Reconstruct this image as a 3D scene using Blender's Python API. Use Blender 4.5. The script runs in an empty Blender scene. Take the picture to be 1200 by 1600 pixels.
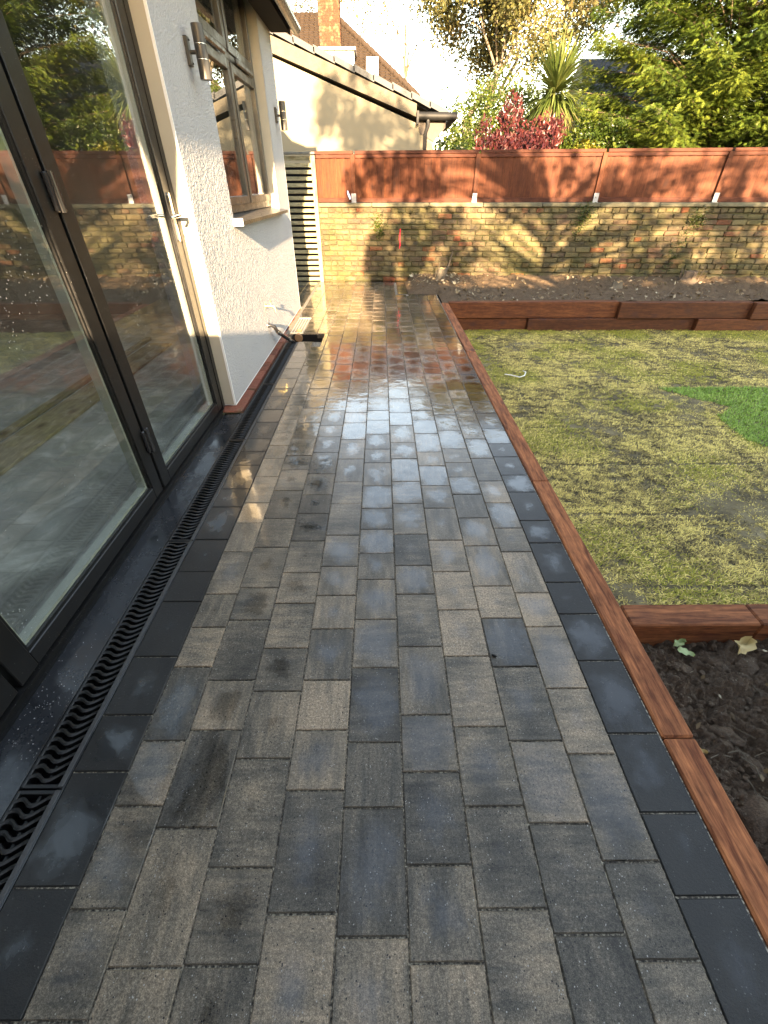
import bpy, math, random
import numpy as np
from mathutils import Vector, Matrix, noise
random.seed(7); rng = np.random.default_rng(7)
R = math.radians
sc = bpy.context.scene
COL = sc.collection

# ---------------------------------------------------------------- camera, sky, sun, exposure
cam_d = bpy.data.cameras.new('camera'); cam = bpy.data.objects.new('camera', cam_d); COL.objects.link(cam)
PITCH, YAW, ROLL = 37.325, .2245, -.187
cam_d.sensor_fit = 'VERTICAL'; cam_d.sensor_height = 36; cam_d.sensor_width = 27
cam_d.lens = 36 * 669.5 / 1600
cam_d.clip_start = .02; cam_d.clip_end = 2000
cam.matrix_world = (Matrix.Translation((-.0521, 0, 1.337)) @ Matrix.Rotation(R(-YAW), 4, 'Z')
                    @ Matrix.Rotation(R(90 - PITCH), 4, 'X') @ Matrix.Rotation(R(ROLL), 4, 'Z'))
sc.camera = cam
world = bpy.data.worlds.new('World'); sc.world = world; world.use_nodes = True
wn = world.node_tree
bgn = wn.nodes['Background']; sky = wn.nodes.new('ShaderNodeTexSky'); sky.sky_type = 'NISHITA'
SUN_TRAVEL = Vector((-.072, 1.04, -.262)).normalized()
ELEV = math.asin(-SUN_TRAVEL.z)
sky.sun_disc = False; sky.sun_elevation = ELEV
sky.sun_rotation = math.atan2(-SUN_TRAVEL.x, -SUN_TRAVEL.y)
sky.air_density = 1.0; sky.dust_density = .5; sky.ozone_density = 1.0
wn.links.new(sky.outputs[0], bgn.inputs[0]); bgn.inputs[1].default_value = .15
sun_d = bpy.data.lights.new('sun', 'SUN'); sun = bpy.data.objects.new('sun', sun_d); COL.objects.link(sun)
sun_d.energy = 5.0; sun_d.angle = R(.53); sun_d.color = (1, .88, .70)
sun.rotation_mode = 'QUATERNION'; sun.rotation_quaternion = SUN_TRAVEL.to_track_quat('-Z', 'Y')
sun.location = (2, -8, 6)
sc.view_settings.view_transform = 'Standard'; sc.view_settings.look = 'None'
sc.view_settings.exposure = 3.4; sc.view_settings.gamma = 1; sc.view_settings.use_white_balance = True; sc.view_settings.white_balance_temperature = 9600; sc.view_settings.white_balance_tint = 17; sc.view_settings.use_curve_mapping = False
sc.cycles.max_bounces = 8; sc.cycles.diffuse_bounces = 3; sc.cycles.glossy_bounces = 4
sc.cycles.transparent_max_bounces = 12; sc.cycles.transmission_bounces = 4
sc.cycles.use_denoising = True
try: sc.cycles.sample_clamp_indirect = 6
except Exception: pass

# ---------------------------------------------------------------- material helper
class M:
    def __init__(s, name, rough=.6, spec=.4, metal=0):
        s.m = bpy.data.materials.new(name); s.m.use_nodes = True
        s.n = s.m.node_tree.nodes; s.l = s.m.node_tree.links
        s.b = s.n['Principled BSDF']
        s.b.inputs['Roughness'].default_value = rough; s.b.inputs['Metallic'].default_value = metal
        s.b.inputs['Specular IOR Level'].default_value = spec
        s._p = None
    def pos(s, scale=(1, 1, 1), off=None):
        if s._p is None: s._p = s.n.new('ShaderNodeNewGeometry').outputs['Position']
        v = s._p
        if scale != (1, 1, 1): v = s.vm('MULTIPLY', v, scale)
        if off is not None: v = s.vm('ADD', v, off)
        return v
    def _in(s, sock, v):
        if hasattr(v, 'default_value') or isinstance(v, bpy.types.NodeSocket): s.l.new(v, sock)
        elif v is not None: sock.default_value = v
    def vm(s, op, a, b):
        n = s.n.new('ShaderNodeVectorMath'); n.operation = op; s._in(n.inputs[0], a); s._in(n.inputs[1], b); return n.outputs[0]
    def ma(s, op, a, b=None, clamp=False):
        n = s.n.new('ShaderNodeMath'); n.operation = op; n.use_clamp = clamp; s._in(n.inputs[0], a)
        if b is not None: s._in(n.inputs[1], b)
        return n.outputs[0]
    def noise(s, vec, scale, detail=4, rough=.55, dist=0, out='Fac'):
        n = s.n.new('ShaderNodeTexNoise'); s._in(n.inputs['Vector'], vec); n.inputs['Scale'].default_value = scale
        n.inputs['Detail'].default_value = detail; n.inputs['Roughness'].default_value = rough; n.inputs['Distortion'].default_value = dist
        return n.outputs[out]
    def vor(s, vec, scale, feature='F1', out='Distance', rnd=1):
        n = s.n.new('ShaderNodeTexVoronoi'); n.feature = feature; s._in(n.inputs['Vector'], vec); n.inputs['Scale'].default_value = scale
        n.inputs['Randomness'].default_value = rnd
        return n.outputs[out]
    def ramp(s, f, stops):
        n = s.n.new('ShaderNodeValToRGB'); s._in(n.inputs[0], f); e = n.color_ramp.elements
        while len(e) < len(stops): e.new(.5)
        for k, (p, c) in enumerate(stops):
            e[k].position = p; e[k].color = (c, c, c, 1) if not hasattr(c, '__len__') else (*c[:3], 1)
        return n.outputs[0]
    def rng(s, f, a, b, c, d, clamp=True):
        n = s.n.new('ShaderNodeMapRange'); n.clamp = clamp; s._in(n.inputs[0], f)
        for i, v in enumerate((a, b, c, d)): s._in(n.inputs[i + 1], v)
        return n.outputs[0]
    def mix(s, f, a, b, mode='MIX'):
        n = s.n.new('ShaderNodeMix'); n.data_type = 'RGBA'; n.blend_type = mode; n.clamp_factor = True
        s._in(n.inputs[0], f); s._in(n.inputs[6], (*a, 1) if isinstance(a, tuple) and len(a) == 3 else a)
        s._in(n.inputs[7], (*b, 1) if isinstance(b, tuple) and len(b) == 3 else b); return n.outputs[2]
    def attr(s, name='rnd'):
        n = s.n.new('ShaderNodeAttribute'); n.attribute_name = name
        x = s.n.new('ShaderNodeSeparateColor'); s.l.new(n.outputs['Color'], x.inputs[0])
        return n.outputs['Color'], x.outputs[0], x.outputs[1], x.outputs[2]
    def col(s, v): s._in(s.b.inputs['Base Color'], (*v, 1) if isinstance(v, tuple) and len(v) == 3 else v); return s
    def rough(s, v): s._in(s.b.inputs['Roughness'], v); return s
    def bump(s, h, strength=.4, dist=.01, prev=None):
        n = s.n.new('ShaderNodeBump'); n.inputs['Strength'].default_value = strength; n.inputs['Distance'].default_value = dist
        s._in(n.inputs['Height'], h)
        if prev is not None: s.l.new(prev, n.inputs['Normal'])
        s.l.new(n.outputs[0], s.b.inputs['Normal']); return n.outputs[0]

def simple(name, c, rough=.6, spec=.4, metal=0, var=.25, scale=20, bump=0, bscale=60):
    m = M(name, rough, spec, metal)
    f = m.noise(m.pos(), scale, 5)
    m.col(m.mix(f, tuple(x * (1 - var) for x in c), tuple(min(1, x * (1 + var)) for x in c)))
    if bump: m.bump(m.noise(m.pos(), bscale, 4), bump, .004)
    return m.m

# ---------------------------------------------------------------- mesh helpers
class MB:
    def __init__(s): s.v = []; s.f = []; s.c = []; s.sm = []; s.uv = []
    def add(s, vs, fs, c=None, smooth=False):
        o = len(s.v); s.v += [tuple(v) for v in vs]; s.f += [tuple(i + o for i in f) for f in fs]
        s.c += [c if c is not None else (.5, .5, .5)] * len(vs); s.sm += [smooth] * len(fs); return s
    def box(s, x0, x1, y0, y1, z0, z1, c=None, j=0):
        vs = [(x, y, z) for z in (z0, z1) for y in (y0, y1) for x in (x0, x1)]
        if j: vs = [tuple(q + random.uniform(-j, j) for q in v) for v in vs]
        return s.add(vs, [(0, 2, 3, 1), (4, 5, 7, 6), (0, 1, 5, 4), (2, 6, 7, 3), (0, 4, 6, 2), (1, 3, 7, 5)], c)
    def cham(s, x0, x1, y0, y1, z0, z1, b=.004, c=None, j=0):
        """box with every edge chamfered"""
        P = []; F = []; idx = {}
        X = (x0, x1); Y = (y0, y1); Z = (z0, z1)
        jj = {}
        for i in (0, 1):
            for k in (0, 1):
                for l in (0, 1):
                    q = (random.uniform(-j, j), random.uniform(-j, j), random.uniform(-j, j))
                    sx, sy, sz = (1 - 2 * i), (1 - 2 * k), (1 - 2 * l)
                    for a in range(3):
                        p = [X[i] + q[0], Y[k] + q[1], Z[l] + q[2]]
                        for ax, sg in ((0, sx), (1, sy), (2, sz)):
                            if ax != a: p[ax] += sg * b
                        idx[(i, k, l, a)] = len(P); P.append(tuple(p))
        g = lambda i, k, l, a: idx[(i, k, l, a)]
        for i in (0, 1):
            f = [g(i, 0, 0, 0), g(i, 1, 0, 0), g(i, 1, 1, 0), g(i, 0, 1, 0)]; F.append(f if i else f[::-1])
            f = [g(0, i, 0, 1), g(0, i, 1, 1), g(1, i, 1, 1), g(1, i, 0, 1)]; F.append(f if i else f[::-1])
            f = [g(0, 0, i, 2), g(1, 0, i, 2), g(1, 1, i, 2), g(0, 1, i, 2)]; F.append(f if i else f[::-1])
        for k in (0, 1):
            for l in (0, 1):
                F.append([g(0, k, l, 1), g(1, k, l, 1), g(1, k, l, 2), g(0, k, l, 2)])
                F.append([g(k, 0, l, 0), g(k, 1, l, 0), g(k, 1, l, 2), g(k, 0, l, 2)])
                F.append([g(k, l, 0, 0), g(k, l, 1, 0), g(k, l, 1, 1), g(k, l, 0, 1)])
                for i in (0, 1): F.append([g(i, k, l, 0), g(i, k, l, 1), g(i, k, l, 2)])
        return s.add(P, F, c)
    def tube(s, pts, rad, n=8, c=None, cap=True, smooth=True):
        pts = [Vector(p) for p in pts]; rad = rad if hasattr(rad, '__len__') else [rad] * len(pts)
        vs = []; fs = []
        for i, p in enumerate(pts):
            d = (pts[min(i + 1, len(pts) - 1)] - pts[max(i - 1, 0)]).normalized()
            u = d.cross(Vector((.31, .2, .93))); u = (u if u.length > .05 else d.cross(Vector((1, 0, 0)))).normalized(); w = d.cross(u)
            for k in range(n):
                a = 2 * math.pi * k / n; vs.append(p + (u * math.cos(a) + w * math.sin(a)) * rad[i])
        for i in range(len(pts) - 1):
            for k in range(n): fs.append((i * n + k, i * n + (k + 1) % n, (i + 1) * n + (k + 1) % n, (i + 1) * n + k))
        s.add(vs, fs, c, smooth)
        if cap:
            m = len(pts) - 1; s.add([], [], c)
            o = len(s.v); s.v += [tuple(v) for v in vs[:n] + vs[m * n:]]; s.c += [c if c is not None else (.5, .5, .5)] * (2 * n)
            s.f.append(tuple(o + k for k in range(n))[::-1]); s.sm.append(False)
            s.f.append(tuple(o + n + k for k in range(n))); s.sm.append(False)
        return s
    def prism(s, poly, axis, a, b, c=None):
        """extrude a 2D polygon along an axis between a and b"""
        n = len(poly)
        def pt(p, t):
            q = list(p); q.insert(axis, t); return tuple(q)
        vs = [pt(p, a) for p in poly] + [pt(p, b) for p in poly]
        fs = [tuple(range(n))[::-1], tuple(range(n, 2 * n))] + [(i, (i + 1) % n, n + (i + 1) % n, n + i) for i in range(n)]
        return s.add(vs, fs, c)
    def build(s, name, mat, parent=None, origin=(0, 0, 0), **kw):
        me = bpy.data.meshes.new(name); ox, oy, oz = origin
        me.from_pydata([(a - ox, b - oy, c - oz) for a, b, c in s.v], [], s.f)
        me.materials.append(mat)
        me.polygons.foreach_set('use_smooth', s.sm)
        a = me.attributes.new('rnd', 'FLOAT_COLOR', 'POINT')
        a.data.foreach_set('color', np.array([(*c, 1) for c in s.c], dtype=np.float32).ravel())
        if len(s.uv) == len(s.v):
            a = me.attributes.new('cell', 'FLOAT_COLOR', 'POINT'); a.data.foreach_set('color', np.array([(u, v, w, 1) for u, v, w in s.uv], dtype=np.float32).ravel())
        bmfix(me)
        o = bpy.data.objects.new(name, me); COL.objects.link(o); o.location = origin
        if parent: o.parent = parent
        for k, v in kw.items(): o[k] = v
        return o
import bmesh
def bmfix(me):
    if len(me.polygons) > 4000: return
    bm = bmesh.new(); bm.from_mesh(me); bmesh.ops.recalc_face_normals(bm, faces=bm.faces); bm.to_mesh(me); bm.free()

def np_mesh(name, V, F, mat, parent=None, C=None, origin=(0, 0, 0), smooth=False, **kw):
    """V (n,3), F (m,k) same-size faces"""
    me = bpy.data.meshes.new(name); V = np.asarray(V, np.float32) - np.array(origin, np.float32); F = np.asarray(F, np.int32)
    m, k = F.shape
    me.vertices.add(len(V)); me.vertices.foreach_set('co', V.ravel())
    me.loops.add(m * k); me.loops.foreach_set('vertex_index', F.ravel())
    me.polygons.add(m); me.polygons.foreach_set('loop_start', np.arange(0, m * k, k, dtype=np.int32))
    me.update(calc_edges=True); me.materials.append(mat)
    if smooth: me.polygons.foreach_set('use_smooth', np.ones(m, bool))
    if C is not None:
        a = me.attributes.new('rnd', 'FLOAT_COLOR', 'POINT')
        C = np.asarray(C, np.float32); a.data.foreach_set('color', np.concatenate([C, np.ones((len(C), 1), np.float32)], 1).ravel())
    o = bpy.data.objects.new(name, me); COL.objects.link(o); o.location = origin
    if parent: o.parent = parent
    for kk, v in kw.items(): o[kk] = v
    return o
def tag(o, label, cat, group=None):
    o['label'] = label; o['category'] = cat
    if group: o['group'] = group
    return o
def thing(name, label, cat, loc=(0, 0, 0), group=None, rz=0):
    o = bpy.data.objects.new(name, None); COL.objects.link(o); o.location = loc; o.rotation_euler = (0, 0, rz)
    o.empty_display_size = .1
    return tag(o, label, cat, group)
def unparent_inv(o, root):
    return o
def put(mb, name, mat, root, **kw):
    """build a part whose verts are in world coordinates, under an Empty without rotation"""
    o = mb.build(name, mat, None, **kw); o.parent = root; o.location = -Vector(root.location); return o
def putsub(mb, name, mat, part, **kw):
    o = mb.build(name, mat, None, **kw); o.parent = part; return o

# ---------------------------------------------------------------- materials
def mat_paver():
    m = M('wet_paver', .3, .28); P = m.pos(); _, r, g, b = m.attr()
    off = m.vm('MULTIPLY', m.attr()[0], (37., 53., 71.))
    q = m.vm('ADD', P, off)
    n1 = m.noise(m.vm('MULTIPLY', q, (1, .55, 1)), 7, 3, .55)
    n1b = m.noise(m.vm('MULTIPLY', q, (5, .9, 1)), 9, 4, .6)      # streaks along the block
    n1c = m.noise(m.vm('MULTIPLY', q, (.9, 5, 1)), 9, 4, .6)      # streaks across the block
    st = m.mix(m.ma('GREATER_THAN', g, .5), n1b, n1c)
    k = m.ma('ADD', m.ma('MULTIPLY', n1, .55), m.ma('MULTIPLY', st, .45))
    k = m.ma('ADD', k, m.rng(r, 0, 1, -.28, .22))
    base = m.ramp(k, [(.26, (.042, .037, .030)), (.40, (.082, .071, .056)), (.52, (.155, .125, .092)), (.70, (.30, .222, .152))])
    fine = m.noise(P, 420, 3, .7)
    base = m.mix(.8, base, m.ramp(fine, [(.3, .3), (.5, .8), (.72, 1.9)]), 'MULTIPLY')
    base = m.mix(.8, base, m.ramp(m.noise(P, 140, 4, .7), [(.32, .45), (.5, .95), (.70, 1.7)]), 'MULTIPLY')
    char = m.mix(m.noise(q, 6, 5, .65), (.006, .006, .006), (.026, .025, .023))
    char = m.mix(.6, char, m.ramp(fine, [(.3, .5), (.6, 1.2), (.8, 2.2)]), 'MULTIPLY')
    base = m.mix(m.ma('GREATER_THAN', b, .9), base, char)
    sp = m.vor(P, 120); spr = m.vor(P, 120, out='Color')
    base = m.mix(m.ma('MULTIPLY', m.ma('LESS_THAN', sp, .17), m.ma('GREATER_THAN', m.noise(P, 45, 2), .56)), base, m.mix(m.ma('GREATER_THAN', b, .9), (.30, .28, .25), (.075, .073, .07)))
    pit = m.ma('MULTIPLY', m.ma('LESS_THAN', m.vor(m.pos((1, 1, 1), (3, 3, 3)), 90), .16), m.ma('GREATER_THAN', m.noise(m.pos((1, 1, 1), (9, 1, 0)), 30, 2), .52))
    base = m.mix(pit, base, (.012, .012, .012))
    # wet patches pool on each block
    w = m.noise(q, 12, 9, .74); w2 = m.noise(P, 1.3, 3, .5)
    _, cu, cv, cw = m.attr('cell')
    du = m.ma('SUBTRACT', cu, .5); dv = m.ma('SUBTRACT', cv, .5)
    dd = m.ma('SQRT', m.ma('ADD', m.ma('MULTIPLY', du, du), m.ma('MULTIPLY', dv, dv)))
    wsum = m.ma('ADD', m.ma('ADD', m.ma('MULTIPLY', w, .9), m.ma('MULTIPLY', w2, .8)), m.ma('SUBTRACT', m.ma('MULTIPLY', cw, .42), m.ma('MULTIPLY', dd, .75)))
    yq = m.n.new('ShaderNodeSeparateXYZ'); m.l.new(P, yq.inputs[0])
    wet = m.rng(m.ma('ADD', wsum, m.rng(yq.outputs[1], 1.6, 3.4, 0, .22)), .80, 1.06, 0, 1)
    base = m.mix(m.ma('MULTIPLY', wet, .6), base, m.mix(1, base, (.42, .42, .43), 'MULTIPLY'))
    m.col(base)
    # far blocks get lower roughness and more wet coat
    yy = m.n.new('ShaderNodeSeparateXYZ'); m.l.new(P, yy.inputs[0])
    far = m.rng(yy.outputs[1], 1.2, 3.4, 0, .18)
    rr = m.ma('SUBTRACT', m.rng(wet, 0, 1, .44, .12), far)
    m.rough(m.ma('MAXIMUM', rr, .07))
    pool = m.ma('SUBTRACT', 1, m.ma('MULTIPLY', wet, .8))
    fh = m.ma('ADD', m.ma('MULTIPLY', fine, .5), m.ma('MULTIPLY', m.noise(P, 150, 3, .6), .8))
    n0 = m.bump(m.noise(q, 9, 2, .5), .16, .012)
    n1_ = m.n.new('ShaderNodeBump'); m.l.new(n0, n1_.inputs['Normal']); m.l.new(fh, n1_.inputs['Height'])
    m._in(n1_.inputs['Strength'], m.ma('MULTIPLY', pool, .38)); n1_.inputs['Distance'].default_value = .004
    m.l.new(n1_.outputs[0], m.b.inputs['Normal'])
    m._in(m.b.inputs['Coat Weight'], m.rng(m.ma('ADD', wet, m.ma('MULTIPLY', far, 4)), 0, 1, .06, .95)); m.b.inputs['Coat Roughness'].default_value = .07; m.b.inputs['Coat IOR'].default_value = 1.45
    m.l.new(n0, m.b.inputs['Coat Normal'])
    return m.m
PAVER = mat_paver()
def mat_sand():
    m = M('joint_sand', .8, .3); f = m.noise(m.pos(), 140, 5)
    m.col(m.ramp(f, [(.38, (.03, .027, .024)), (.5, (.12, .10, .08)), (.62, (.42, .37, .28))])); m.bump(m.noise(m.pos(), 300, 3), .6, .003); return m.m
SAND = mat_sand()
def mat_brick(name, pal, moss=.45, dirt=.8):
    m = M(name, .85, .2); P = m.pos(); c, r, g, b = m.attr()
    base = m.ramp(r, pal)
    base = m.mix(.55, base, m.ramp(m.noise(P, 55, 5, .7), [(.3, .45), (.5, .95), (.7, 1.5)]), 'MULTIPLY')
    base = m.mix(m.ma('MULTIPLY', m.rng(m.noise(P, 1.6, 6, .65), .46, .60, 0, 1), moss), base, (.045, .056, .014))
    base = m.mix(m.ma('MULTIPLY', m.rng(m.noise(m.pos((1, 1, 1), (5, 2, 8)), 5, 6, .7), .5, .66, 0, 1), .55), base, (.155, .13, .072))
    base = m.mix(m.ma('MULTIPLY', m.rng(m.noise(m.pos((1, 1, 1), (1, 7, 2)), 8, 5, .7), .56, .68, 0, 1), dirt), base, (.035, .03, .025))
    m.col(base); m.bump(m.noise(P, 70, 6, .7), .9, .012); return m.m
BRICKS = mat_brick('weathered_stock_brick', [(0, (.085, .062, .032)), (.3, (.118, .092, .050)), (.55, (.055, .041, .026)), (.8, (.080, .054, .035)), (.95, (.098, .052, .031)), (1, (.14, .040, .020))])
def mat_mortar():
    m = M('old_lime_mortar', .9, .2); P = m.pos()
    b = m.mix(m.noise(P, 14, 6, .7), (.018, .016, .010), (.115, .098, .058))
    b = m.mix(m.rng(m.noise(P, 2.2, 6, .65), .48, .62, 0, .6), b, (.05, .06, .018)); m.col(b)
    m.bump(m.noise(P, 90, 5, .7), 1, .012); return m.m
MORTAR = mat_mortar()
def mat_wood(name, c1, c2, axis=0, rough=.65, spec=.3, scale=1, knots=True, knotc=(.06, .02, .015), grain=.7):
    m = M(name, rough, spec); c, r, g, b = m.attr()
    off = m.vm('MULTIPLY', c, (13., 29., 17.)); P = m.vm('ADD', m.pos(), off)
    st = [26, 26, 26]; st[axis] = 2.6
    gr = m.noise(m.vm('MULTIPLY', P, tuple(x * scale for x in st)), 1.6, 6, .65, .6)
    base = m.mix(m.rng(gr, .36, .64, 0, 1), c1, c2)
    base = m.mix(grain, base, m.ramp(m.noise(m.vm('MULTIPLY', P, tuple(x * scale * 4 for x in st)), 1.5, 5, .7), [(.3, .4), (.55, 1), (.75, 1.45)]), 'MULTIPLY')
    base = m.mix(.5, base, m.ramp(m.noise(P, 16, 6, .7), [(.3, .45), (.5, 1), (.7, 1.2)]), 'MULTIPLY')
    base = m.mix(1, base, m.ramp(r, [(0, .78), (1, 1.22)]), 'MULTIPLY')
    if knots:
        kk = [4, 4, 4]; kk[axis] = 2.2
        kv = m.vor(m.vm('MULTIPLY', P, tuple(kk)), 1.5)
        base = m.mix(m.rng(kv, .07, .24, .85, 0), base, knotc)
    m.col(base); m.bump(gr, .25, .004); return m
def mat_timber(axis, nm):
    m = mat_wood(nm, (.11, .030, .012), (.36, .120, .048), axis, .75, .22)
    return m.m
TIMB_Y = mat_timber(1, 'stained_softwood_sleeper'); TIMB_X = mat_timber(0, 'stained_softwood_sleeper_across')
TIMB_D = mat_wood('dark_stained_sleeper', (.07, .018, .007), (.15, .046, .016), 0, .6, .3).m
FENCE = mat_wood('red_cedar_stained_board', (.056, .0135, .0055), (.092, .027, .0105), 2, .7, .2, knots=True, knotc=(.05, .018, .011), grain=.5).m
FENCEX = mat_wood('red_cedar_stained_rail', (.044, .011, .006), (.074, .021, .010), 0, .7, .2, knots=False).m
GATEW = mat_wood('pressure_treated_slat', (.15, .14, .085), (.27, .24, .155), 0, .75, .2, knotc=(.1, .08, .04)).m
GATEV = mat_wood('pressure_treated_post', (.17, .15, .085), (.29, .25, .15), 2, .75, .2, knotc=(.1, .08, .04)).m
PLANK = mat_wood('bare_pine_plank', (.26, .19, .10), (.42, .32, .18), 1, .7, .2).m
BARK = simple('bark', (.10, .075, .055), .9, .15, var=.5, scale=25, bump=.8, bscale=40)
BARKPALE = simple('pale_bark', (.12, .10, .075), .9, .15, var=.4, scale=20, bump=.6, bscale=40)
CUTWOOD = simple('freshly_cut_wood', (.42, .27, .14), .8, .2, var=.3, scale=30, bump=.5)
def mat_render():
    m = M('textured_masonry_render', .85, .25); P = m.pos()
    f = m.noise(P, 3, 4)
    m.col(m.mix(f, (.335, .33, .325), (.40, .393, .385)))
    a = m.noise(P, 62, 4, .6); v = m.vor(P, 85)
    m.bump(m.ma('ADD', a, m.ma('MULTIPLY', v, -.6)), .8, .012); return m.m
RENDER = mat_render()
REVEAL = simple('smooth_cream_render', (.40, .37, .30), .7, .3, var=.06, scale=8, bump=.15, bscale=120)
def mat_black(name, c=(.016, .017, .018), r0=.12, r1=.45, sc_=14):
    m = M(name, .3, .5); P = m.pos()
    f = m.noise(P, sc_, 5, .7)
    b = m.mix(f, tuple(x * .8 for x in c), tuple(x * 1.2 for x in c))
    b = m.mix(m.ma('MULTIPLY', m.ma('LESS_THAN', m.vor(P, 110), .09), m.ma('GREATER_THAN', m.noise(P, 9, 3), .55)), b, (.35, .35, .33))
    m.col(b); m.rough(m.rng(f, .35, .65, r0, r1)); m.bump(m.noise(P, 60, 3), .04, .002); return m.m
ALU = mat_black('dark_grey_aluminium_frame', (.006, .006, .006), .3, .42, 30)
SILLM = mat_black('wet_black_membrane', (.015, .017, .020), .05, .4, 6)
GRATE = simple('black_plastic_grating', (.0022, .0024, .0026), .5, .5, var=.3)
DRAINRAIL = simple('grey_plastic_channel_edge', (.045, .045, .045), .55, .3, var=.4, scale=60)
ALUEDGE = simple('bare_aluminium_edge', (.55, .55, .54), .35, .5, metal=.8, var=.15)
BLACK = simple('dark_void', (.006, .006, .006), .7, .2)
CHROME = simple('satin_chrome', (.62, .61, .58), .22, .5, metal=1, var=.1)
LAMPM = simple('anthracite_lamp_metal', (.055, .052, .048), .42, .4, metal=.35, var=.1)
BRASS = simple('weathered_brass', (.62, .50, .22), .35, .5, metal=.6, var=.3, scale=60)
WFRAME = mat_black('bronze_grey_window_frame', (.055, .046, .036), .25, .5)
SPACER = simple('pale_glazing_spacer', (.45, .45, .38), .5, .4, var=.15)
WHITE = simple('white_painted_upvc', (.34, .34, .34), .45, .4, var=.06)
CEMENT = simple('grey_cement_verge', (.08, .070, .054), .85, .2, var=.35, scale=12, bump=.4, bscale=50)
CREAM = simple('cream_masonry_paint', (.15, .134, .098), .85, .2, var=.06, scale=3, bump=.25, bscale=70)
SLATE = simple('grey_concrete_roof_tile', (.028, .031, .035), .6, .3, var=.35, scale=7, bump=.3, bscale=50)
BLACKP = simple('black_upvc_gutter', (.016, .016, .017), .25, .5, var=.2)
BROWNT = simple('brown_clay_roof_tile', (.030, .020, .014), .85, .2, var=.5, scale=9, bump=.5, bscale=30)
CONCRETE = simple('concrete_coping', (.10, .092, .062), .9, .2, var=.5, scale=16, bump=.7, bscale=50)
def mat_soil(name, a, b, wet=0):
    m = M(name, .8 - wet * .35, .3 + wet * .1); P = m.pos()
    f = m.noise(P, 26, 7, .72)
    c = m.mix(f, a, b)
    c = m.mix(m.ma('MULTIPLY', m.ma('LESS_THAN', m.vor(P, 75), .22), m.ma('GREATER_THAN', m.noise(P, 12, 3), .52)), c, (.22, .17, .12))
    c = m.mix(.7, c, m.ramp(m.noise(P, 160, 4, .7), [(.3, .35), (.55, 1), (.8, 2)]), 'MULTIPLY')
    m.col(c); m.bump(m.ma('ADD', m.noise(P, 120, 6, .75), m.ma('MULTIPLY', m.noise(P, 420, 3, .7), .5)), 1, .018); return m.m
SOIL = mat_soil('dark_damp_soil', (.034, .020, .012), (.21, .13, .08), .6)
SOILDRY = mat_soil('brown_garden_soil', (.045, .027, .015), (.20, .13, .075))
def mat_turf():
    m = M('dormant_turf_mat', .85, .2); P = m.pos()
    f = m.noise(P, 7, 6, .65)
    c = m.ramp(f, [(.3, (.075, .058, .034)), (.5, (.16, .128, .072)), (.7, (.26, .21, .12))])
    m.col(c); m.bump(m.noise(P, 110, 5, .7), 1, .012); return m.m
TURF = mat_turf()
def mat_leaf(name, stops, trans=.35, rough=.5, spec=.4):
    m = M(name, rough, spec); c, r, g, b = m.attr()
    base = m.ramp(r, stops); m.col(base)
    t = m.n.new('ShaderNodeBsdfTranslucent'); m.l.new(base, t.inputs[0])
    mx = m.n.new('ShaderNodeMixShader'); mx.inputs[0].default_value = trans
    m.l.new(m.b.outputs[0], mx.inputs[1]); m.l.new(t.outputs[0], mx.inputs[2])
    m.l.new(mx.outputs[0], m.n['Material Output'].inputs[0]); return m.m
L_CON = mat_leaf('conifer_foliage', [(0, (.005, .011, .003)), (.38, (.017, .038, .007)), (.7, (.050, .085, .013)), (1, (.105, .135, .022))], .3)
L_LAUREL = mat_leaf('glossy_green_leaf', [(0, (.008, .020, .004)), (.5, (.032, .058, .010)), (1, (.09, .108, .02))], .35, .35)
L_AUT = mat_leaf('autumn_leaf', [(0, (.035, .04, .013)), (.45, (.08, .082, .028)), (.8, (.135, .118, .048)), (1, (.14, .095, .045))], .4)
L_RED = mat_leaf('crimson_leaf', [(0, (.022, .008, .008)), (.5, (.055, .012, .014)), (1, (.12, .030, .026))], .35, .35)
L_CORD = mat_leaf('cordyline_leaf', [(0, (.13, .10, .05)), (.18, (.17, .14, .075)), (.22, (.03, .05, .012)), (.6, (.06, .09, .022)), (1, (.13, .15, .05))], .3, .4)
L_YEL = mat_leaf('yellow_green_leaf', [(0, (.07, .08, .012)), (1, (.20, .18, .025))], .35)
L_GRASS = mat_leaf('dry_turf_blade', [(0, (.045, .034, .016)), (.2, (.20, .145, .06)), (.48, (.54, .41, .12)), (.74, (.95, .74, .24)), (.80, (.40, .34, .05)), (1, (.24, .25, .03))], .2, .6, .25)
L_GREEN = mat_leaf('fresh_grass_blade', [(0, (.11, .22, .03)), (.6, (.28, .45, .07)), (1, (.52, .60, .17))], .3, .5)
L_DEAD = mat_leaf('fallen_leaf_litter', [(0, (.08, .05, .025)), (.5, (.20, .14, .08)), (1, (.42, .36, .25))], .2, .6)
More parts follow.
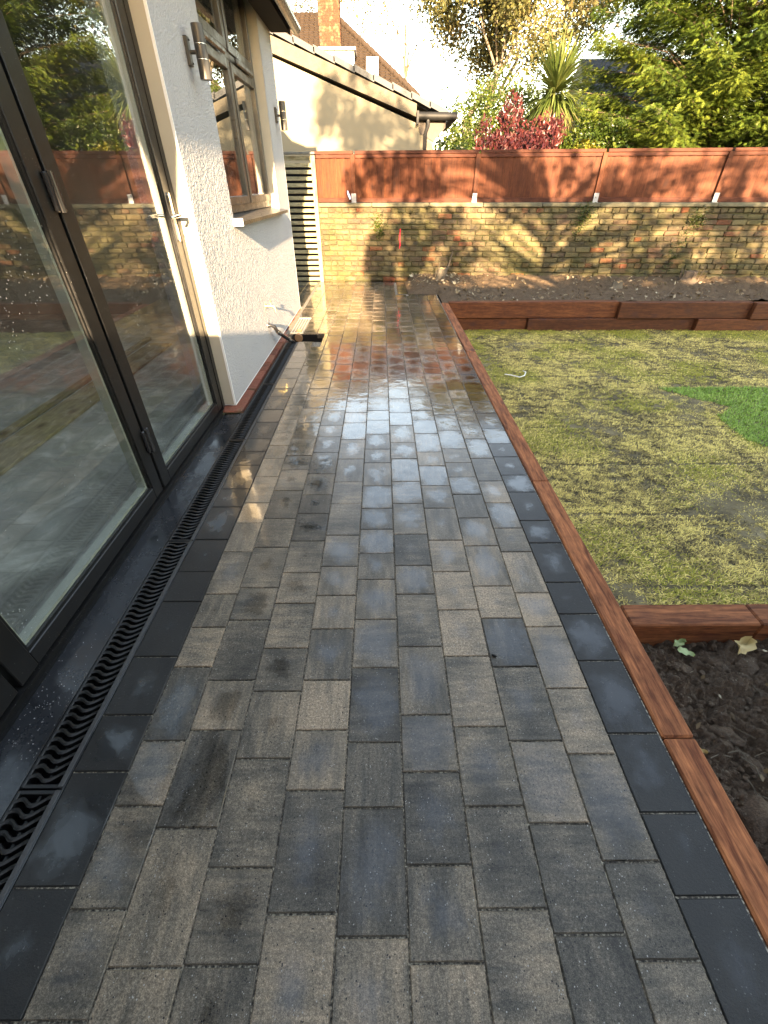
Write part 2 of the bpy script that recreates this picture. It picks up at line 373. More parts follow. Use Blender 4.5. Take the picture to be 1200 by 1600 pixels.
def mat_glass(dirty=.5):
    m = bpy.data.materials.new('window_glass'); m.use_nodes = True; n = m.node_tree.nodes; l = m.node_tree.links
    n.remove(n['Principled BSDF'])
    tr = n.new('ShaderNodeBsdfTransparent'); tr.inputs[0].default_value = (.90, .93, .91, 1)
    gl = n.new('ShaderNodeBsdfGlossy'); gl.inputs['Roughness'].default_value = 0.0
    fr = n.new('ShaderNodeFresnel'); fr.inputs[0].default_value = 1.6
    mp = n.new('ShaderNodeMapRange'); mp.inputs[1].default_value = 0; mp.inputs[2].default_value = 1; mp.inputs[3].default_value = .05; mp.inputs[4].default_value = 1.4
    l.new(fr.outputs[0], mp.inputs[0])
    gb = n.new('ShaderNodeNewGeometry'); ib = n.new('ShaderNodeMapRange'); ib.inputs[3].default_value = 1.62; ib.inputs[4].default_value = 1 / 1.62
    l.new(gb.outputs['Backfacing'], ib.inputs[0]); l.new(ib.outputs[0], fr.inputs[0])
    mx = n.new('ShaderNodeMixShader'); l.new(mp.outputs[0], mx.inputs[0]); l.new(tr.outputs[0], mx.inputs[1]); l.new(gl.outputs[0], mx.inputs[2])
    df = n.new('ShaderNodeBsdfDiffuse'); df.inputs[0].default_value = (.62, .62, .58, 1)
    g = n.new('ShaderNodeNewGeometry')
    v = n.new('ShaderNodeTexVoronoi'); v.inputs['Scale'].default_value = 55; l.new(g.outputs['Position'], v.inputs['Vector'])
    lt = n.new('ShaderNodeMath'); lt.operation = 'LESS_THAN'; lt.inputs[1].default_value = .13; l.new(v.outputs['Distance'], lt.inputs[0])
    ns = n.new('ShaderNodeTexNoise'); ns.inputs['Scale'].default_value = 5; ns.inputs['Detail'].default_value = 5; l.new(g.outputs['Position'], ns.inputs['Vector'])
    gt = n.new('ShaderNodeMapRange'); gt.inputs[1].default_value = .5; gt.inputs[2].default_value = .66; l.new(ns.outputs[0], gt.inputs[0])
    mu = n.new('ShaderNodeMath'); mu.operation = 'MULTIPLY'; l.new(lt.outputs[0], mu.inputs[0]); l.new(gt.outputs[0], mu.inputs[1])
    m2 = n.new('ShaderNodeMath'); m2.operation = 'MULTIPLY'; l.new(mu.outputs[0], m2.inputs[0]); m2.inputs[1].default_value = dirty
    # a faint dusty film, streaked downwards
    st = n.new('ShaderNodeTexNoise'); st.inputs['Scale'].default_value = 1.5; st.inputs['Detail'].default_value = 5
    vm = n.new('ShaderNodeVectorMath'); vm.operation = 'MULTIPLY'; vm.inputs[1].default_value = (6, 14, .8); l.new(g.outputs['Position'], vm.inputs[0]); l.new(vm.outputs[0], st.inputs['Vector'])
    fm = n.new('ShaderNodeMapRange'); fm.inputs[1].default_value = .4; fm.inputs[2].default_value = .75; fm.inputs[3].default_value = 0; fm.inputs[4].default_value = .012; l.new(st.outputs[0], fm.inputs[0])
    ad = n.new('ShaderNodeMath'); ad.operation = 'ADD'; ad.use_clamp = True; l.new(m2.outputs[0], ad.inputs[0]); l.new(fm.outputs[0], ad.inputs[1])
    m3 = n.new('ShaderNodeMixShader'); l.new(ad.outputs[0], m3.inputs[0]); l.new(mx.outputs[0], m3.inputs[1]); l.new(df.outputs[0], m3.inputs[2])
    l.new(m3.outputs[0], n['Material Output'].inputs[0]); return m
GLASS = mat_glass(.5)
def mat_screed():
    m = M('dusty_concrete_screed', .55, .3); P = m.pos()
    a = m.noise(P, 2.5, 7, .68, 1.2); b = m.noise(m.pos((1, .4, 1), (4, 4, 4)), 6, 6, .7)
    c = m.ramp(a, [(.3, (.20, .185, .16)), (.52, (.36, .34, .29)), (.7, (.68, .64, .56))])
    c = m.mix(m.rng(b, .55, .7, 0, .7), c, (.42, .40, .35)); m.col(c); m.bump(b, .2, .004); return m.m
SCREED = mat_screed()
PLASTER = simple('bare_plaster_wall', (.22, .20, .17), .85, .2, var=.15, scale=4)

# ---------------------------------------------------------------- ground and patio setting
LAWN_Z = -.35
def grid_mesh(name, x0, x1, y0, y1, step, hfun, mat, **kw):
    nx = max(2, int((x1 - x0) / step)); ny = max(2, int((y1 - y0) / step))
    xs = np.linspace(x0, x1, nx); ys = np.linspace(y0, y1, ny); X, Y = np.meshgrid(xs, ys)
    Z = hfun(X, Y); V = np.stack([X, Y, Z], -1).reshape(-1, 3)
    i = np.arange(nx * (ny - 1)).reshape(ny - 1, nx)[:, :-1].ravel()
    F = np.stack([i, i + 1, i + nx + 1, i + nx], 1)
    return np_mesh(name, V, F, mat, smooth=True, **kw)
def fbm(X, Y, s, oct=4, seed=0, ridged=False):
    out = np.zeros(X.shape); f = X.ravel(); g = Y.ravel()
    r = np.empty(f.shape)
    for i in range(len(f)):
        v = 0; a = 1; q = s
        for o in range(oct):
            nn = noise.noise((f[i] * q + seed, g[i] * q, seed * 1.7 + o * 5)); v += a * (abs(nn) if ridged else nn); a *= .5; q *= 2.1
        r[i] = v
    return r.reshape(X.shape)
g = MB(); g.add([(-260, -260, -.62), (260, -260, -.62), (260, 260, -.62), (-260, 260, -.62)], [(0, 1, 2, 3)])
g.build('ground', SOILDRY, kind='structure', label='garden soil ground reaching to the horizon')

# paving --------------------------------------------------------
LINES = [-.7865, -.652, -.489, -.326, -.163, 0, .163, .326, .489, .633]
COLX = [(-.9465, LINES[0])] + [(LINES[i], LINES[i + 1]) for i in range(9)] + [(LINES[9], .789)]
LINEX = COLX
YS = [
 [0.276, 0.531, 0.697, 0.909, 1.164, 1.333, 1.545, 1.804, 1.973, 2.226, 2.394, 2.563, 2.815, 3.028, 3.281, 3.457, 3.674, 3.937, 4.101],
 [0.067, 0.235, 0.444, 0.616, 0.867, 1.036, 1.203, 1.459, 1.67, 1.841, 2.097, 2.307, 2.473, 2.644, 2.854, 3.104, 3.317, 3.574, 3.788, 4.013],
 [0.141, 0.393, 0.647, 0.815, 1.069, 1.237, 1.488, 1.705, 1.956, 2.171, 2.339, 2.553, 2.801, 3.053, 3.265, 3.442, 3.689, 3.873, 4.132],
 [0.31, 0.563, 0.774, 0.941, 1.151, 1.323, 1.532, 1.746, 1.912, 2.126, 2.375, 2.588, 2.758, 3.009, 3.222, 3.391, 3.61, 3.822, 4.045],
 [0.225, 0.479, 0.645, 0.813, 1.025, 1.192, 1.361, 1.573, 1.828, 2.037, 2.294, 2.548, 2.797, 2.967, 3.181, 3.437, 3.647, 3.907, 4.133],
 [0.185, 0.436, 0.607, 0.859, 1.069, 1.281, 1.446, 1.616, 1.787, 1.996, 2.246, 2.415, 2.623, 2.837, 3.005, 3.26, 3.52, 3.78, 4.005],
 [0.144, 0.312, 0.524, 0.691, 0.944, 1.196, 1.363, 1.577, 1.829, 2.04, 2.291, 2.5, 2.757, 2.963, 3.224, 3.433, 3.639, 3.864, 4.042],
 [0.23, 0.437, 0.652, 0.903, 1.113, 1.324, 1.532, 1.785, 1.995, 2.206, 2.374, 2.626, 2.837, 3.004, 3.256, 3.474, 3.73, 4.0],
 [0.187, 0.397, 0.608, 0.859, 1.071, 1.238, 1.491, 1.701, 1.91, 2.082, 2.245, 2.416, 2.672, 2.922, 3.09, 3.343, 3.559, 3.776, 3.94],
 [0.145, 0.316, 0.569, 0.777, 1.029, 1.2, 1.449, 1.619, 1.829, 2.04, 2.293, 2.547, 2.754, 2.975, 3.227, 3.393, 3.648, 3.862, 4.125],
 [0.249, 0.419, 0.628, 0.881, 1.089, 1.257, 1.509, 1.677, 1.929, 2.1, 2.309, 2.478, 2.693, 2.946, 3.161, 3.331, 3.579, 3.762, 4.01]]
# tan amount of the blocks one can judge one by one: (column, block index) -> 0 charcoal .. 1 buff
TONE = {1: '54637656777677765544', 2: '6453555354656454465', 3: '4545652343344554445', 4: '3674665545556555554', 5: '34355443344445455',
        6: '5354443555555455', 7: '446876554644453', 8: '3542764435544444', 9: '45768764634444'}
HOLE = (-1.06, -.70, 4.79, 5.12)   # the open gully
patio = bpy.data.objects.new('patio', None)
pb = MB()
pb.box(-.947, .793, -1.6, 4.79, -.30, -.0062); pb.box(-.70, .793, 4.79, 5.12, -.30, -.0062); pb.box(-1.15, .80, 5.12, 7.32, -.30, -.0062)
pb.box(-1.15, .36, 7.32, 8.46, -.30, -.0062); pb.box(-2.6, -1.15, 6.42, 8.46, -.30, -.0062)
patio = pb.build('patio', SAND, kind='structure', label='block paved patio path with sandy joints')
def paver(mb, x0, x1, y0, y1, tone, kind=0):
    gp = .0016; x0 += gp; x1 -= gp; y0 += gp * 1.3; y1 -= gp * 1.3
    n = 5; zo = random.gauss(0, .0006); tx = random.gauss(0, .0022); ty = random.gauss(0, .003)
    t = [0, .012, .30, .70, .988, 1]
    c = (tone, random.random(), 1.0 if kind else random.random() * .8)
    dish = 0
    vs = []
    for j in range(6):
        for i in range(6):
            u, v = t[i], t[j]; e = (i in (0, 5)) + (j in (0, 5))
            x = x0 + (x1 - x0) * u; y = y0 + (y1 - y0) * v
            if i in (1, 4): x = (x0 + .0022) if i == 1 else (x1 - .0022)
            if j in (1, 4): y = (y0 + .0022) if j == 1 else (y1 - .0022)
            z = zo + (x - (x0 + x1) / 2) * tx + (y - (y0 + y1) / 2) * ty - (.0024 if e else 0)
            if i in (2, 3) and j in (2, 3): z += dish
            if e: x += random.uniform(-.0005, .0005); y += random.uniform(-.0005, .0005)
            vs.append((x, y, z))
    fs = [(j * 6 + i, j * 6 + i + 1, j * 6 + i + 7, j * 6 + i + 6) for j in range(5) for i in range(5)]
    rim = [i for i in range(6)] + [j * 6 + 5 for j in range(1, 6)] + [30 + i for i in range(4, -1, -1)] + [j * 6 for j in range(4, 0, -1)]
    o = len(vs); vs += [(vs[k][0], vs[k][1], -.05) for k in rim]
    m = len(rim); fs += [(rim[(k + 1) % m], rim[k], o + k, o + (k + 1) % m) for k in range(m)]
    rw = random.random(); us = [((p[0] - x0) / (x1 - x0), (p[1] - y0) / (y1 - y0), rw) for p in vs]
    mb.uv += us
    mb.add(vs, fs, c, True)
    o2 = len(mb.sm) - len(fs)
    for q in range(len(fs)):
        mb.sm[o2 + q] = False
LEN = [.167, .209, .251]
pavers = []
for ci, (x0, x1) in enumerate(COLX):
    ys = list(YS[ci]); border = ci in (0, 10)
    if ys[0] > -.25:
        y = ys[0]
        while y > -.9: y -= random.choice(LEN); ys.insert(0, y)
    yend = 8.30 if x1 < .36 else 7.17
    if ci == 0: yend = 4.79
    while ys[-1] < yend - .12: ys.append(ys[-1] + random.choice(LEN))
    if ys[-1] > yend or yend - ys[-1] < .12: ys[-1] = yend
    else: ys.append(yend)
    base_i = ys.index(YS[ci][0])
    for k in range(len(ys) - 1):
        a, b = ys[k], ys[k + 1]
        s = TONE.get(ci, ''); idx = k - base_i
        tone = (int(s[idx]) / 9 if 0 <= idx < len(s) else random.choice((.35, .45, .55, .6, .7))) + random.uniform(-.05, .05)
        if ci in (0, 10): kind = 1 if (ci == 10 or a < 3.3) else 0
        else: kind = 0
        kx = (x0, x1)
        if ci == 1 and a < HOLE[3] and b > HOLE[2]:
            kx = (HOLE[1] + .0, x1)
            if b - HOLE[2] < .05 or HOLE[3] - a < .05: kx = (x0, x1)
        pavers.append((kx[0], kx[1], a, b, tone, kind))
# header rows of charcoal blocks along the brick wall and the step
for (xa, xb, ya, yb) in ((-1.15, .36, 8.30, 8.45), (.36, .79, 7.17, 7.31)):
    x = xa
    while x < xb - .05:
        w = min(random.choice(LEN), xb - x)
        if xb - x - w < .06: w = xb - x
        pavers.append((x, x + w, ya, yb, .1, 1)); x += w
y = 7.31
while y < 8.29:
    w = min(random.choice(LEN), 8.30 - y); w = 8.30 - y if 8.30 - y - w < .06 else w
    pavers.append((.20, .36, y, y + w, .1, 1)); y += w
pavers = [p for p in pavers if not (p[5] == 0 and p[2] > 7.2 and p[0] > .1)]
# strip beyond the gully and the side passage behind the house corner
for xa, xb in ((-1.11, -.945), (-.945, -.7865)):
    y = 5.86 if xa < -1 else 5.12
    while y < 8.29:
        w = min(random.choice(LEN), 8.30 - y); w = 8.30 - y if 8.30 - y - w < .06 else w
        pavers.append((xa, xb, y, y + w, random.uniform(.3, .6), 0)); y += w
x = -1.15
while x > -2.4:
    y = 6.44 + random.uniform(0, .1)
    while y < 8.4:
        w = random.choice(LEN); pavers.append((x - .163, x, y, min(y + w, 8.44), random.uniform(.1, .4), 0)); y += w
    x -= .163
pavers.append((-.7865, -.70, 5.12, 5.121, 0, 0)); pavers.pop()
pavers.sort(key=lambda p: abs(p[2] - .2) if p[2] < .2 else p[2] - .2)
inview = [p for p in pavers if p[3] > .02]; hidden = [p for p in pavers if p[3] <= .02]
for k, p in enumerate(inview[:298]):
    mb = MB(); paver(mb, *p)
    mb.build('paver', PAVER, patio, origin=((p[0] + p[1]) / 2, (p[2] + p[3]) / 2, 0))
rest = MB()
for p in inview[298:] + hidden: paver(rest, *p)
rest.build('paver_field', PAVER, patio, kind='stuff')

# ---------------------------------------------------------------- timber edging
TW = .098
ed = thing('timber_edging', 'reddish timber sleeper edging along the right side of the paved path', 'edging', (.84, 0, 0))
def skew(y): return .004 * max(0, y - 3)          # the run drifts a little outwards
for k, (ya, yb) in enumerate(((-1.5, .612), (.615, 2.03), (2.033, 4.40), (4.403, 6.66))):
    mb = MB(); c = (random.random(), random.random(), random.random())
    mb.cham(.7945 + skew(ya), .7945 + TW + skew(ya), ya, yb, -.20, .004, .006, c)
    put(mb, 'board', TIMB_Y, ed)
    if yb > 3.5:
        mb = MB(); mb.cham(.7945 + skew(ya), .7945 + TW + skew(ya), ya, yb, -.405, -.203, .005, c); put(mb, 'lower_board', TIMB_Y, ed)
cr = thing('cross_sleeper', 'short reddish sleeper running right between turf lawn and dark soil bed', 'edging', (1.6, 1.09, 0))
for xa, xb in ((.897, 1.395), (1.398, 4.2)):
    mb = MB(); c = (random.random(), random.random(), random.random()); mb.cham(xa, xb, 1.03, 1.135, -.22, .002, .006, c); put(mb, 'board', TIMB_X, cr)
    mb = MB(); mb.cham(xa, xb, 1.03, 1.135, -.43, -.223, .006, c); put(mb, 'lower_board', TIMB_X, cr)
fs_ = thing('raised_bed_wall', 'two high dark red sleeper wall holding back the far planting bed', 'retaining wall', (3.5, 6.65, 0))
def sl_y(x): return 6.60 - .03 * (x - .9)
joints = [[.90, 3.30, 5.15, 7.6, 10.0], [.90, 2.05, 4.45, 6.4, 8.8]]
for row, (z0, z1) in enumerate(((-.185, .028), (-.43, -.189))):
    js = joints[row]
    for a, b in zip(js[:-1], js[1:]):
        mb = MB(); c = (random.random(), random.random(), random.random())
        y0 = sl_y((a + b) / 2) + row * .004 - .002 * (a > 3)
        mb.cham(a + .0015, b - .0015, y0, y0 + .1, z0, z1, .006, c); put(mb, 'sleeper', TIMB_D, fs_)

# ---------------------------------------------------------------- soil beds
def h_near(X, Y):
    r = fbm(X, Y, 9, 4, 3, True); r2 = fbm(X, Y, 40, 4, 9)
    return -.115 + .07 * r + .026 * r2 + .03 * np.clip(X - .95, 0, .3) - .03 * np.clip((Y - .85) / .2, 0, 1)
nb = grid_mesh('soil_bed', .893, 1.9, -.0, 1.03, .005, h_near, SOIL, kind='structure', label='dark damp clumpy soil bed beside the timber edging')
def h_far(X, Y):
    wall = 8.53 - .0875 * (X + 1.14)
    t = np.clip((Y - 6.7) / np.maximum(wall - 6.7, .1), 0, 1)
    h = .012 + .10 * t ** 1.6 + .034 * fbm(X, Y, 5, 3, 4) + .022 * fbm(X, Y, 20, 3, 6)
    e = np.clip(np.where(Y > 7.31, np.where(X < .84, np.minimum(X - .355, Y - 7.305), 1), X - .82) / .14, 0, 1)
    return h * e - .02 * (1 - e)
grid_mesh('far_soil_bed', .83, 9.5, 6.66, 8.5, .032, h_far, SOILDRY, kind='structure', label='brown soil bed strewn with debris below the brick wall')
grid_mesh('far_soil_corner', .36, .84, 7.30, 8.5, .03, h_far, SOILDRY, kind='structure', label='soil corner behind the paving step')
cl = MB()
def lump(mb, p, r, sq=.6, n=1, c=None):
    bm = bmesh.new(); bmesh.ops.create_icosphere(bm, subdivisions=n, radius=1)
    sd = random.uniform(0, 50); rot = Matrix.Rotation(random.uniform(0, 6.3), 3, 'Z'); ax = (random.uniform(.7, 1.3), random.uniform(.6, 1.1), sq)
    vs = []
    for v in bm.verts:
        k = 1 + .45 * noise.noise(v.co * 1.3 + Vector((sd, 0, 0))); q = rot @ Vector((v.co.x * ax[0], v.co.y * ax[1], v.co.z * ax[2])); vs.append(Vector(p) + q * r * k)
    fs = [[v.index for v in f.verts] for f in bm.faces]; bm.free(); mb.add(vs, fs, c)
for k in range(1500):
    x = random.uniform(.91, 1.9); y = random.uniform(.0, 1.0); lump(cl, (x, y, -.10 + random.uniform(0, .025)), random.uniform(.003, .014), .7, 1)
for k in range(60):
    x = random.uniform(.93, 1.7); y = random.uniform(.1, .95); lump(cl, (x, y, -.095), random.uniform(.014, .045), .55, 2)
cl.build('soil_clods', SOIL, kind='stuff', label='loose clods of dark soil in the near bed')
tw = MB()
for k in range(70):
    x = random.uniform(.92, 1.6); y = random.uniform(.2, 1.0); a = random.uniform(0, 6.3); L = random.uniform(.02, .09)
    z = -.075 + random.uniform(-.01, .015)
    tw.tube([(x, y, z), (x + math.cos(a) * L * .5, y + math.sin(a) * L * .5, z + random.uniform(-.005, .012)), (x + math.cos(a + .3) * L, y + math.sin(a + .3) * L, z)], random.uniform(.0006, .0018), 4)
tw.build('twig_litter', BARKPALE, kind='stuff', label='thin roots and twigs lying in the near soil bed')

# ---------------------------------------------------------------- turf lawn
def h_lawn(X, Y): return LAWN_Z + .014 * fbm(X, Y, 1.6, 3, 2) + .006 * fbm(X, Y, 11, 2, 8)
grid_mesh('lawn', .893, 9.5, 1.135, 6.62, .04, h_lawn, TURF, kind='structure', label='newly laid yellowish turf lawn')
GREEN_POLY = [(2.80, 4.30), (3.03, 3.98), (3.26, 3.80), (3.0, 3.62), (2.93, 3.14), (3.05, 3.03), (3.7, 2.6), (8, 2.6), (8, 4.25)]
def inside(x, y, P=GREEN_POLY):
    r = np.zeros(x.shape, bool); n = len(P); j = n - 1
    for i in range(n):
        (xi, yi), (xj, yj) = P[i], P[j]
        c = ((yi > y) != (yj > y)) & (x < (xj - xi) * (y - yi) / (yj - yi + 1e-9) + xi); r ^= c; j = i
    return r
def vnoise(x, y, s, seed):
    """cheap value noise"""
    rr = np.random.default_rng(seed).random((256, 256)); xf = x * s + 1000; yf = y * s + 1000
    xi = np.floor(xf).astype(int); yi = np.floor(yf).astype(int); u = xf - xi; v = yf - yi; u = u * u * (3 - 2 * u); v = v * v * (3 - 2 * v)
    g = lambda a, b: rr[a % 256, b % 256]
    return (g(xi, yi) * (1 - u) + g(xi + 1, yi) * u) * (1 - v) + (g(xi, yi + 1) * (1 - u) + g(xi + 1, yi + 1) * u) * v
def blades(N, green):
    # more blades close to the camera
    x = .9 + 8.2 * rng.random(N) ** 1.25; y = 1.14 + 5.42 * rng.random(N) ** 1.15
    gm = inside(x + (vnoise(x, y, 14, 5) - .5) * .035, y + (vnoise(x, y, 14, 6) - .5) * .035)
    k = gm if green else ~gm
    d = .38 * vnoise(x, y, 5.5, 1) + .47 * vnoise(x, y * 1.6, 19, 2) + .15 * vnoise(x, y, 1.5, 3)
    seam = (np.abs(((y + .03 * vnoise(x, y, 2, 9)) % .62) - .31) < .014) | (np.abs(((x + .4 * np.floor(y / .62)) % 1.5) - .75) < .010)
    if not green: k &= (d > .22 + .22 * rng.random(N)) & ~(seam & (rng.random(N) < .93))
    x, y, d = x[k], y[k], d[k]; n = len(x)
    a = rng.random(n) * 2 * np.pi if green else rng.normal(.25, 1.0, n)
    L = (.018 + .018 * rng.random(n)) if green else (.014 + .024 * rng.random(n)); w = .0012 + .0013 * rng.random(n) + .00035 * y
    lift = (.5 + .5 * rng.random(n)) if green else .12 + .3 * rng.random(n) ** 2
    z = LAWN_Z + .002 + .006 * d
    dx, dy = np.cos(a), np.sin(a); hx = L * np.cos(lift); hz = L * np.sin(lift)
    p0 = np.stack([x - dy * w, y + dx * w, z], 1); p1 = np.stack([x + dy * w, y - dx * w, z], 1)
    m0 = np.stack([x + dx * hx * .55 - dy * w * .7, y + dy * hx * .55 + dx * w * .7, z + hz * .7 + .004], 1)
    m1 = np.stack([x + dx * hx * .55 + dy * w * .7, y + dy * hx * .55 - dx * w * .7, z + hz * .7 + .004], 1)
    t = np.stack([x + dx * hx, y + dy * hx, z + (hz if green else hz * .6)], 1)
    V = np.stack([p0, p1, m1, m0, t], 1).reshape(-1, 3); o = np.arange(n)[:, None] * 5
    F = np.concatenate([o + np.array([[0, 1, 2]]), o + np.array([[0, 2, 3]]), o + np.array([[3, 2, 4]])])
    if green: r = np.clip(.2 + .6 * rng.random(n) + .5 * (d - .5), 0, 1)
    else:
        gp = vnoise(x, y, 2.6, 21); r = np.clip(.06 + .60 * rng.random(n) ** .9 + 1.1 * (d - .5), 0, .76)
        r = np.where((rng.random(n) < np.clip((gp - .5) * 1.5 + .10 + .5 * (y > 6.1), 0, .75)), .8 + .2 * rng.random(n), r)
    C = np.repeat(np.stack([r, r, r], 1), 5, 0)
    return V, F, C
V, F, C = blades(480000, False); np_mesh('turf_grass', V, F, L_GRASS, C=C, kind='stuff', label='short straw coloured blades of the new turf')
V, F, C = blades(420000, True); np_mesh('green_grass', V, F, L_GREEN, C=C, kind='stuff', label='patch of fresh green grass at the right of the lawn')

# ---------------------------------------------------------------- generic foliage
def leaves(name, P, size, mat, parent=None, aspect=.5, C=None, up=None, jit=1.0, fold=.25, **kw):
    """folded rhombic leaf at every point"""
    n = len(P); P = np.asarray(P); size = np.asarray(size) * np.ones(n)
    d = rng.normal(size=(n, 3)); d[:, 2] *= .7
    if up is not None: d = d * jit + np.asarray(up)
    d /= np.linalg.norm(d, axis=1)[:, None] + 1e-9
    q = rng.normal(size=(n, 3)); s = np.cross(d, q); s /= np.linalg.norm(s, axis=1)[:, None] + 1e-9; nn = np.cross(d, s)
    L = size[:, None]; W = L * aspect * .5
    a = P; b = P + d * L * .45 + s * W + nn * W * fold; c = P + d * L; e = P + d * L * .45 - s * W + nn * W * fold
    V = np.stack([a, b, c, e], 1).reshape(-1, 3); o = np.arange(n)[:, None] * 4
    F = np.concatenate([o + np.array([[0, 1, 2]]), o + np.array([[0, 2, 3]])])
    if C is None: C = rng.random(n)
    C = np.repeat(np.stack([C, C, C], 1), 4, 0)
    if parent is not None: V = V - np.array(parent.matrix_basis.translation)
    return np_mesh(name, V, F, mat, parent, C=C, **kw)
def branching(p, d, L, r, depth, out, tips, spread=.6, up=.12, seg=3, kids=(2, 3)):
    pts = [Vector(p)]; rr = [r]; d = Vector(d).normalized()
    for k in range(seg):
        d = (d + Vector((random.gauss(0, .12), random.gauss(0, .12), random.gauss(0, .08) + up * .4))).normalized()
        pts.append(pts[-1] + d * L / seg); rr.append(r * (1 - .42 * (k + 1) / seg))
        if depth <= 2: tips.append(tuple(pts[-1]))
    out.append((pts, rr, depth))
    if depth == 0: return
    for k in range(random.randint(*kids)):
        a = Vector((random.gauss(0, 1), random.gauss(0, 1), random.gauss(0, .6))); a = (a - d * a.dot(d)).normalized()
        t = random.choice((1.0, .75, .55)); i = max(1, round(t * seg)); 
        nd = (d * (1 - spread * .5) + a * spread * random.uniform(.6, 1.2) + Vector((0, 0, up))).normalized()
        branching(pts[i], nd, L * random.uniform(.62, .85), rr[i] * random.uniform(.5, .72), depth - 1, out, tips, spread, up, seg, kids)
def tree(name, label, base, h, r, depth, leafmat, nleaf, lsize, spread=.6, up=.15, lean=(0, 0, 1), bark=None, csp=.35, group=None, seed=0, kids=(2, 3), trunk_frac=.34):
    random.seed(seed + 100); t = thing(name, label, 'tree', base, group)
    out = []; tips = []
    branching(base, lean, h * trunk_frac, r, depth, out, tips, spread, up, 3, kids)
    tr = MB(); br = MB()
    for pts, rr, d in out: (tr if d >= depth else br).tube(pts, rr, 6 if d >= depth - 1 else 4, cap=False)
    put(tr, 'trunk', bark or BARK, t); put(br, 'branches', bark or BARK, t)
    if nleaf:
        T = np.array(tips); P = T[rng.integers(0, len(T), nleaf)] + rng.normal(size=(nleaf, 3)) * csp * np.array([1, 1, .8])
        cl = vnoise(P[:, 0] + P[:, 1], P[:, 2], 1.3, seed); Cc = np.clip(.5 * rng.random(nleaf) + .7 * cl - .1, 0, 1)
        leaves('crown', P, lsize * (.7 + .6 * rng.random(nleaf)), leafmat, t, .6, Cc)
    return t
def bush(name, label, cat, blobs, n, size, mat, aspect=.5, up=None, jit=1, stems=8, base=None, Cbias=0, group=None):
    """foliage on the shells of several uneven lobes"""
    base = base or (blobs[0][0], blobs[0][1], -.6)
    t = thing(name, label, cat, base, group)
    vol = np.array([b[3] * b[4] * b[3] for b in blobs]) ** .8; vol /= vol.sum(); ps = []
    for b, f in zip(blobs, vol):
        m = int(n * f); d = rng.normal(size=(m, 3)); d /= np.linalg.norm(d, axis=1)[:, None]
        lump_ = 1 + .28 * (vnoise(d[:, 0] * 2 + b[0] * 3, d[:, 2] * 2 + d[:, 1] * 2, 1.6, int(b[0] * 10) % 91) - .5) * 2
        rad = (.55 + .45 * rng.random(m) ** .45) * lump_
        ps.append(np.array(b[:3]) + d * rad[:, None] * np.array([b[3], b[3], b[4]]))
    P = np.concatenate(ps); cl = vnoise(P[:, 0] * 1.0, P[:, 2] + P[:, 1] * .7, 3.5, 11)
    C = np.clip(.45 * rng.random(len(P)) + .6 * cl + Cbias, 0, 1)
    leaves('foliage', P, size * (.7 + .6 * rng.random(len(P))), mat, t, aspect, C, up, jit)
    st = MB()
    for k in range(stems):
        b = random.choice(blobs); e = Vector((b[0] + random.uniform(-.5, .5) * b[3], b[1] + random.uniform(-.5, .5) * b[3], b[2] + random.uniform(-.3, .8) * b[4]))
        s = Vector(base) + Vector((random.uniform(-.2, .2), random.uniform(-.15, .15), 0)); m_ = (s + e) / 2 + Vector((random.uniform(-.15, .15), 0, .15))
        st.tube([s, m_, e], [.03, .02, .008], 5, cap=False)
    put(st, 'stem', BARK, t)
    return t

# ---------------------------------------------------------------- brick boundary wall (own frame: s along, d depth, z up)
WA = Vector((-1.14, 8.54, 0)); WD = Vector((7.393, -.647, 0)).normalized(); WN = Vector((-WD.y, WD.x, 0))
WROT = math.atan2(WD.y, WD.x)
def wall_thing(name, label, cat): return thing(name, label, cat, tuple(WA), None, WROT)
bw = wall_thing('brick_wall', 'old mossy yellow brick garden wall below the red timber fence', 'wall')
WL = 15.5; CH = .0755; NC = 14
mo = MB(); mo.box(0.004, WL, .020, .215, -.5, 1.062); mo.build('mortar', MORTAR, bw)
bl = []
for r_ in range(-1, NC):
    s = -.115 if r_ % 2 else 0
    z0 = r_ * CH + .004
    head = (r_ % 5 == 3)
    while s < WL:
        w = (.215 if not head else .105) * random.uniform(.95, 1.05); e = min(s + w, WL)
        a = max(s, 0)
        if e - a > .04: bl.append((a, e, z0 + random.uniform(-.004, .004), z0 + CH - .013 + random.uniform(-.004, .004)))
        s = e + .010
bl.sort(key=lambda q: (q[0] > 7.7, q[1] - q[0] < .12, abs(q[0] - 3.4) if q[3] > .05 else 99))
bstuff = MB()
for k, (a, e, z0, z1) in enumerate(bl):
    pr = random.uniform(-.014, .010); c = (random.random(), random.random(), random.random())
    if a > 4: c = (random.random() ** 1.1, c[1], c[2])
    if k < 298:
        mb = MB(); mb.cham(a, e, pr, .1, z0, z1, .008, c, .006)
        mb.build('brick', BRICKS, bw, origin=((a + e) / 2, 0, (z0 + z1) / 2))
    else: bstuff.cham(a, e, pr, .1, z0, z1, .008, c, .006)
bstuff.build('brickwork', BRICKS, bw, kind='stuff')
s = 0
while s < WL:
    w = random.uniform(.85, .95); mb = MB(); c = (random.random(),) * 3
    mb.cham(s + .003, min(s + w, WL) - .003, -.028 + random.uniform(-.004, .004), .24, 1.062, 1.115 + random.uniform(-.003, .003), .008, c, .003); mb.build('coping_slab', CONCRETE, bw); s += w
PINK = simple('red_marker_spray', (.75, .03, .05), .6, .3, var=.1)
rm = MB()
for k in range(7):
    z = .49 + k * .04; x = 1.405 + math.sin(k * 1.3) * .006
    rm.box(x - .009, x + .010 + random.uniform(-.003, .003), -.0155, -.0135, z, z + .038)
rm.build('spray_mark', PINK, bw, label='vertical red sprayed mark on the bricks')
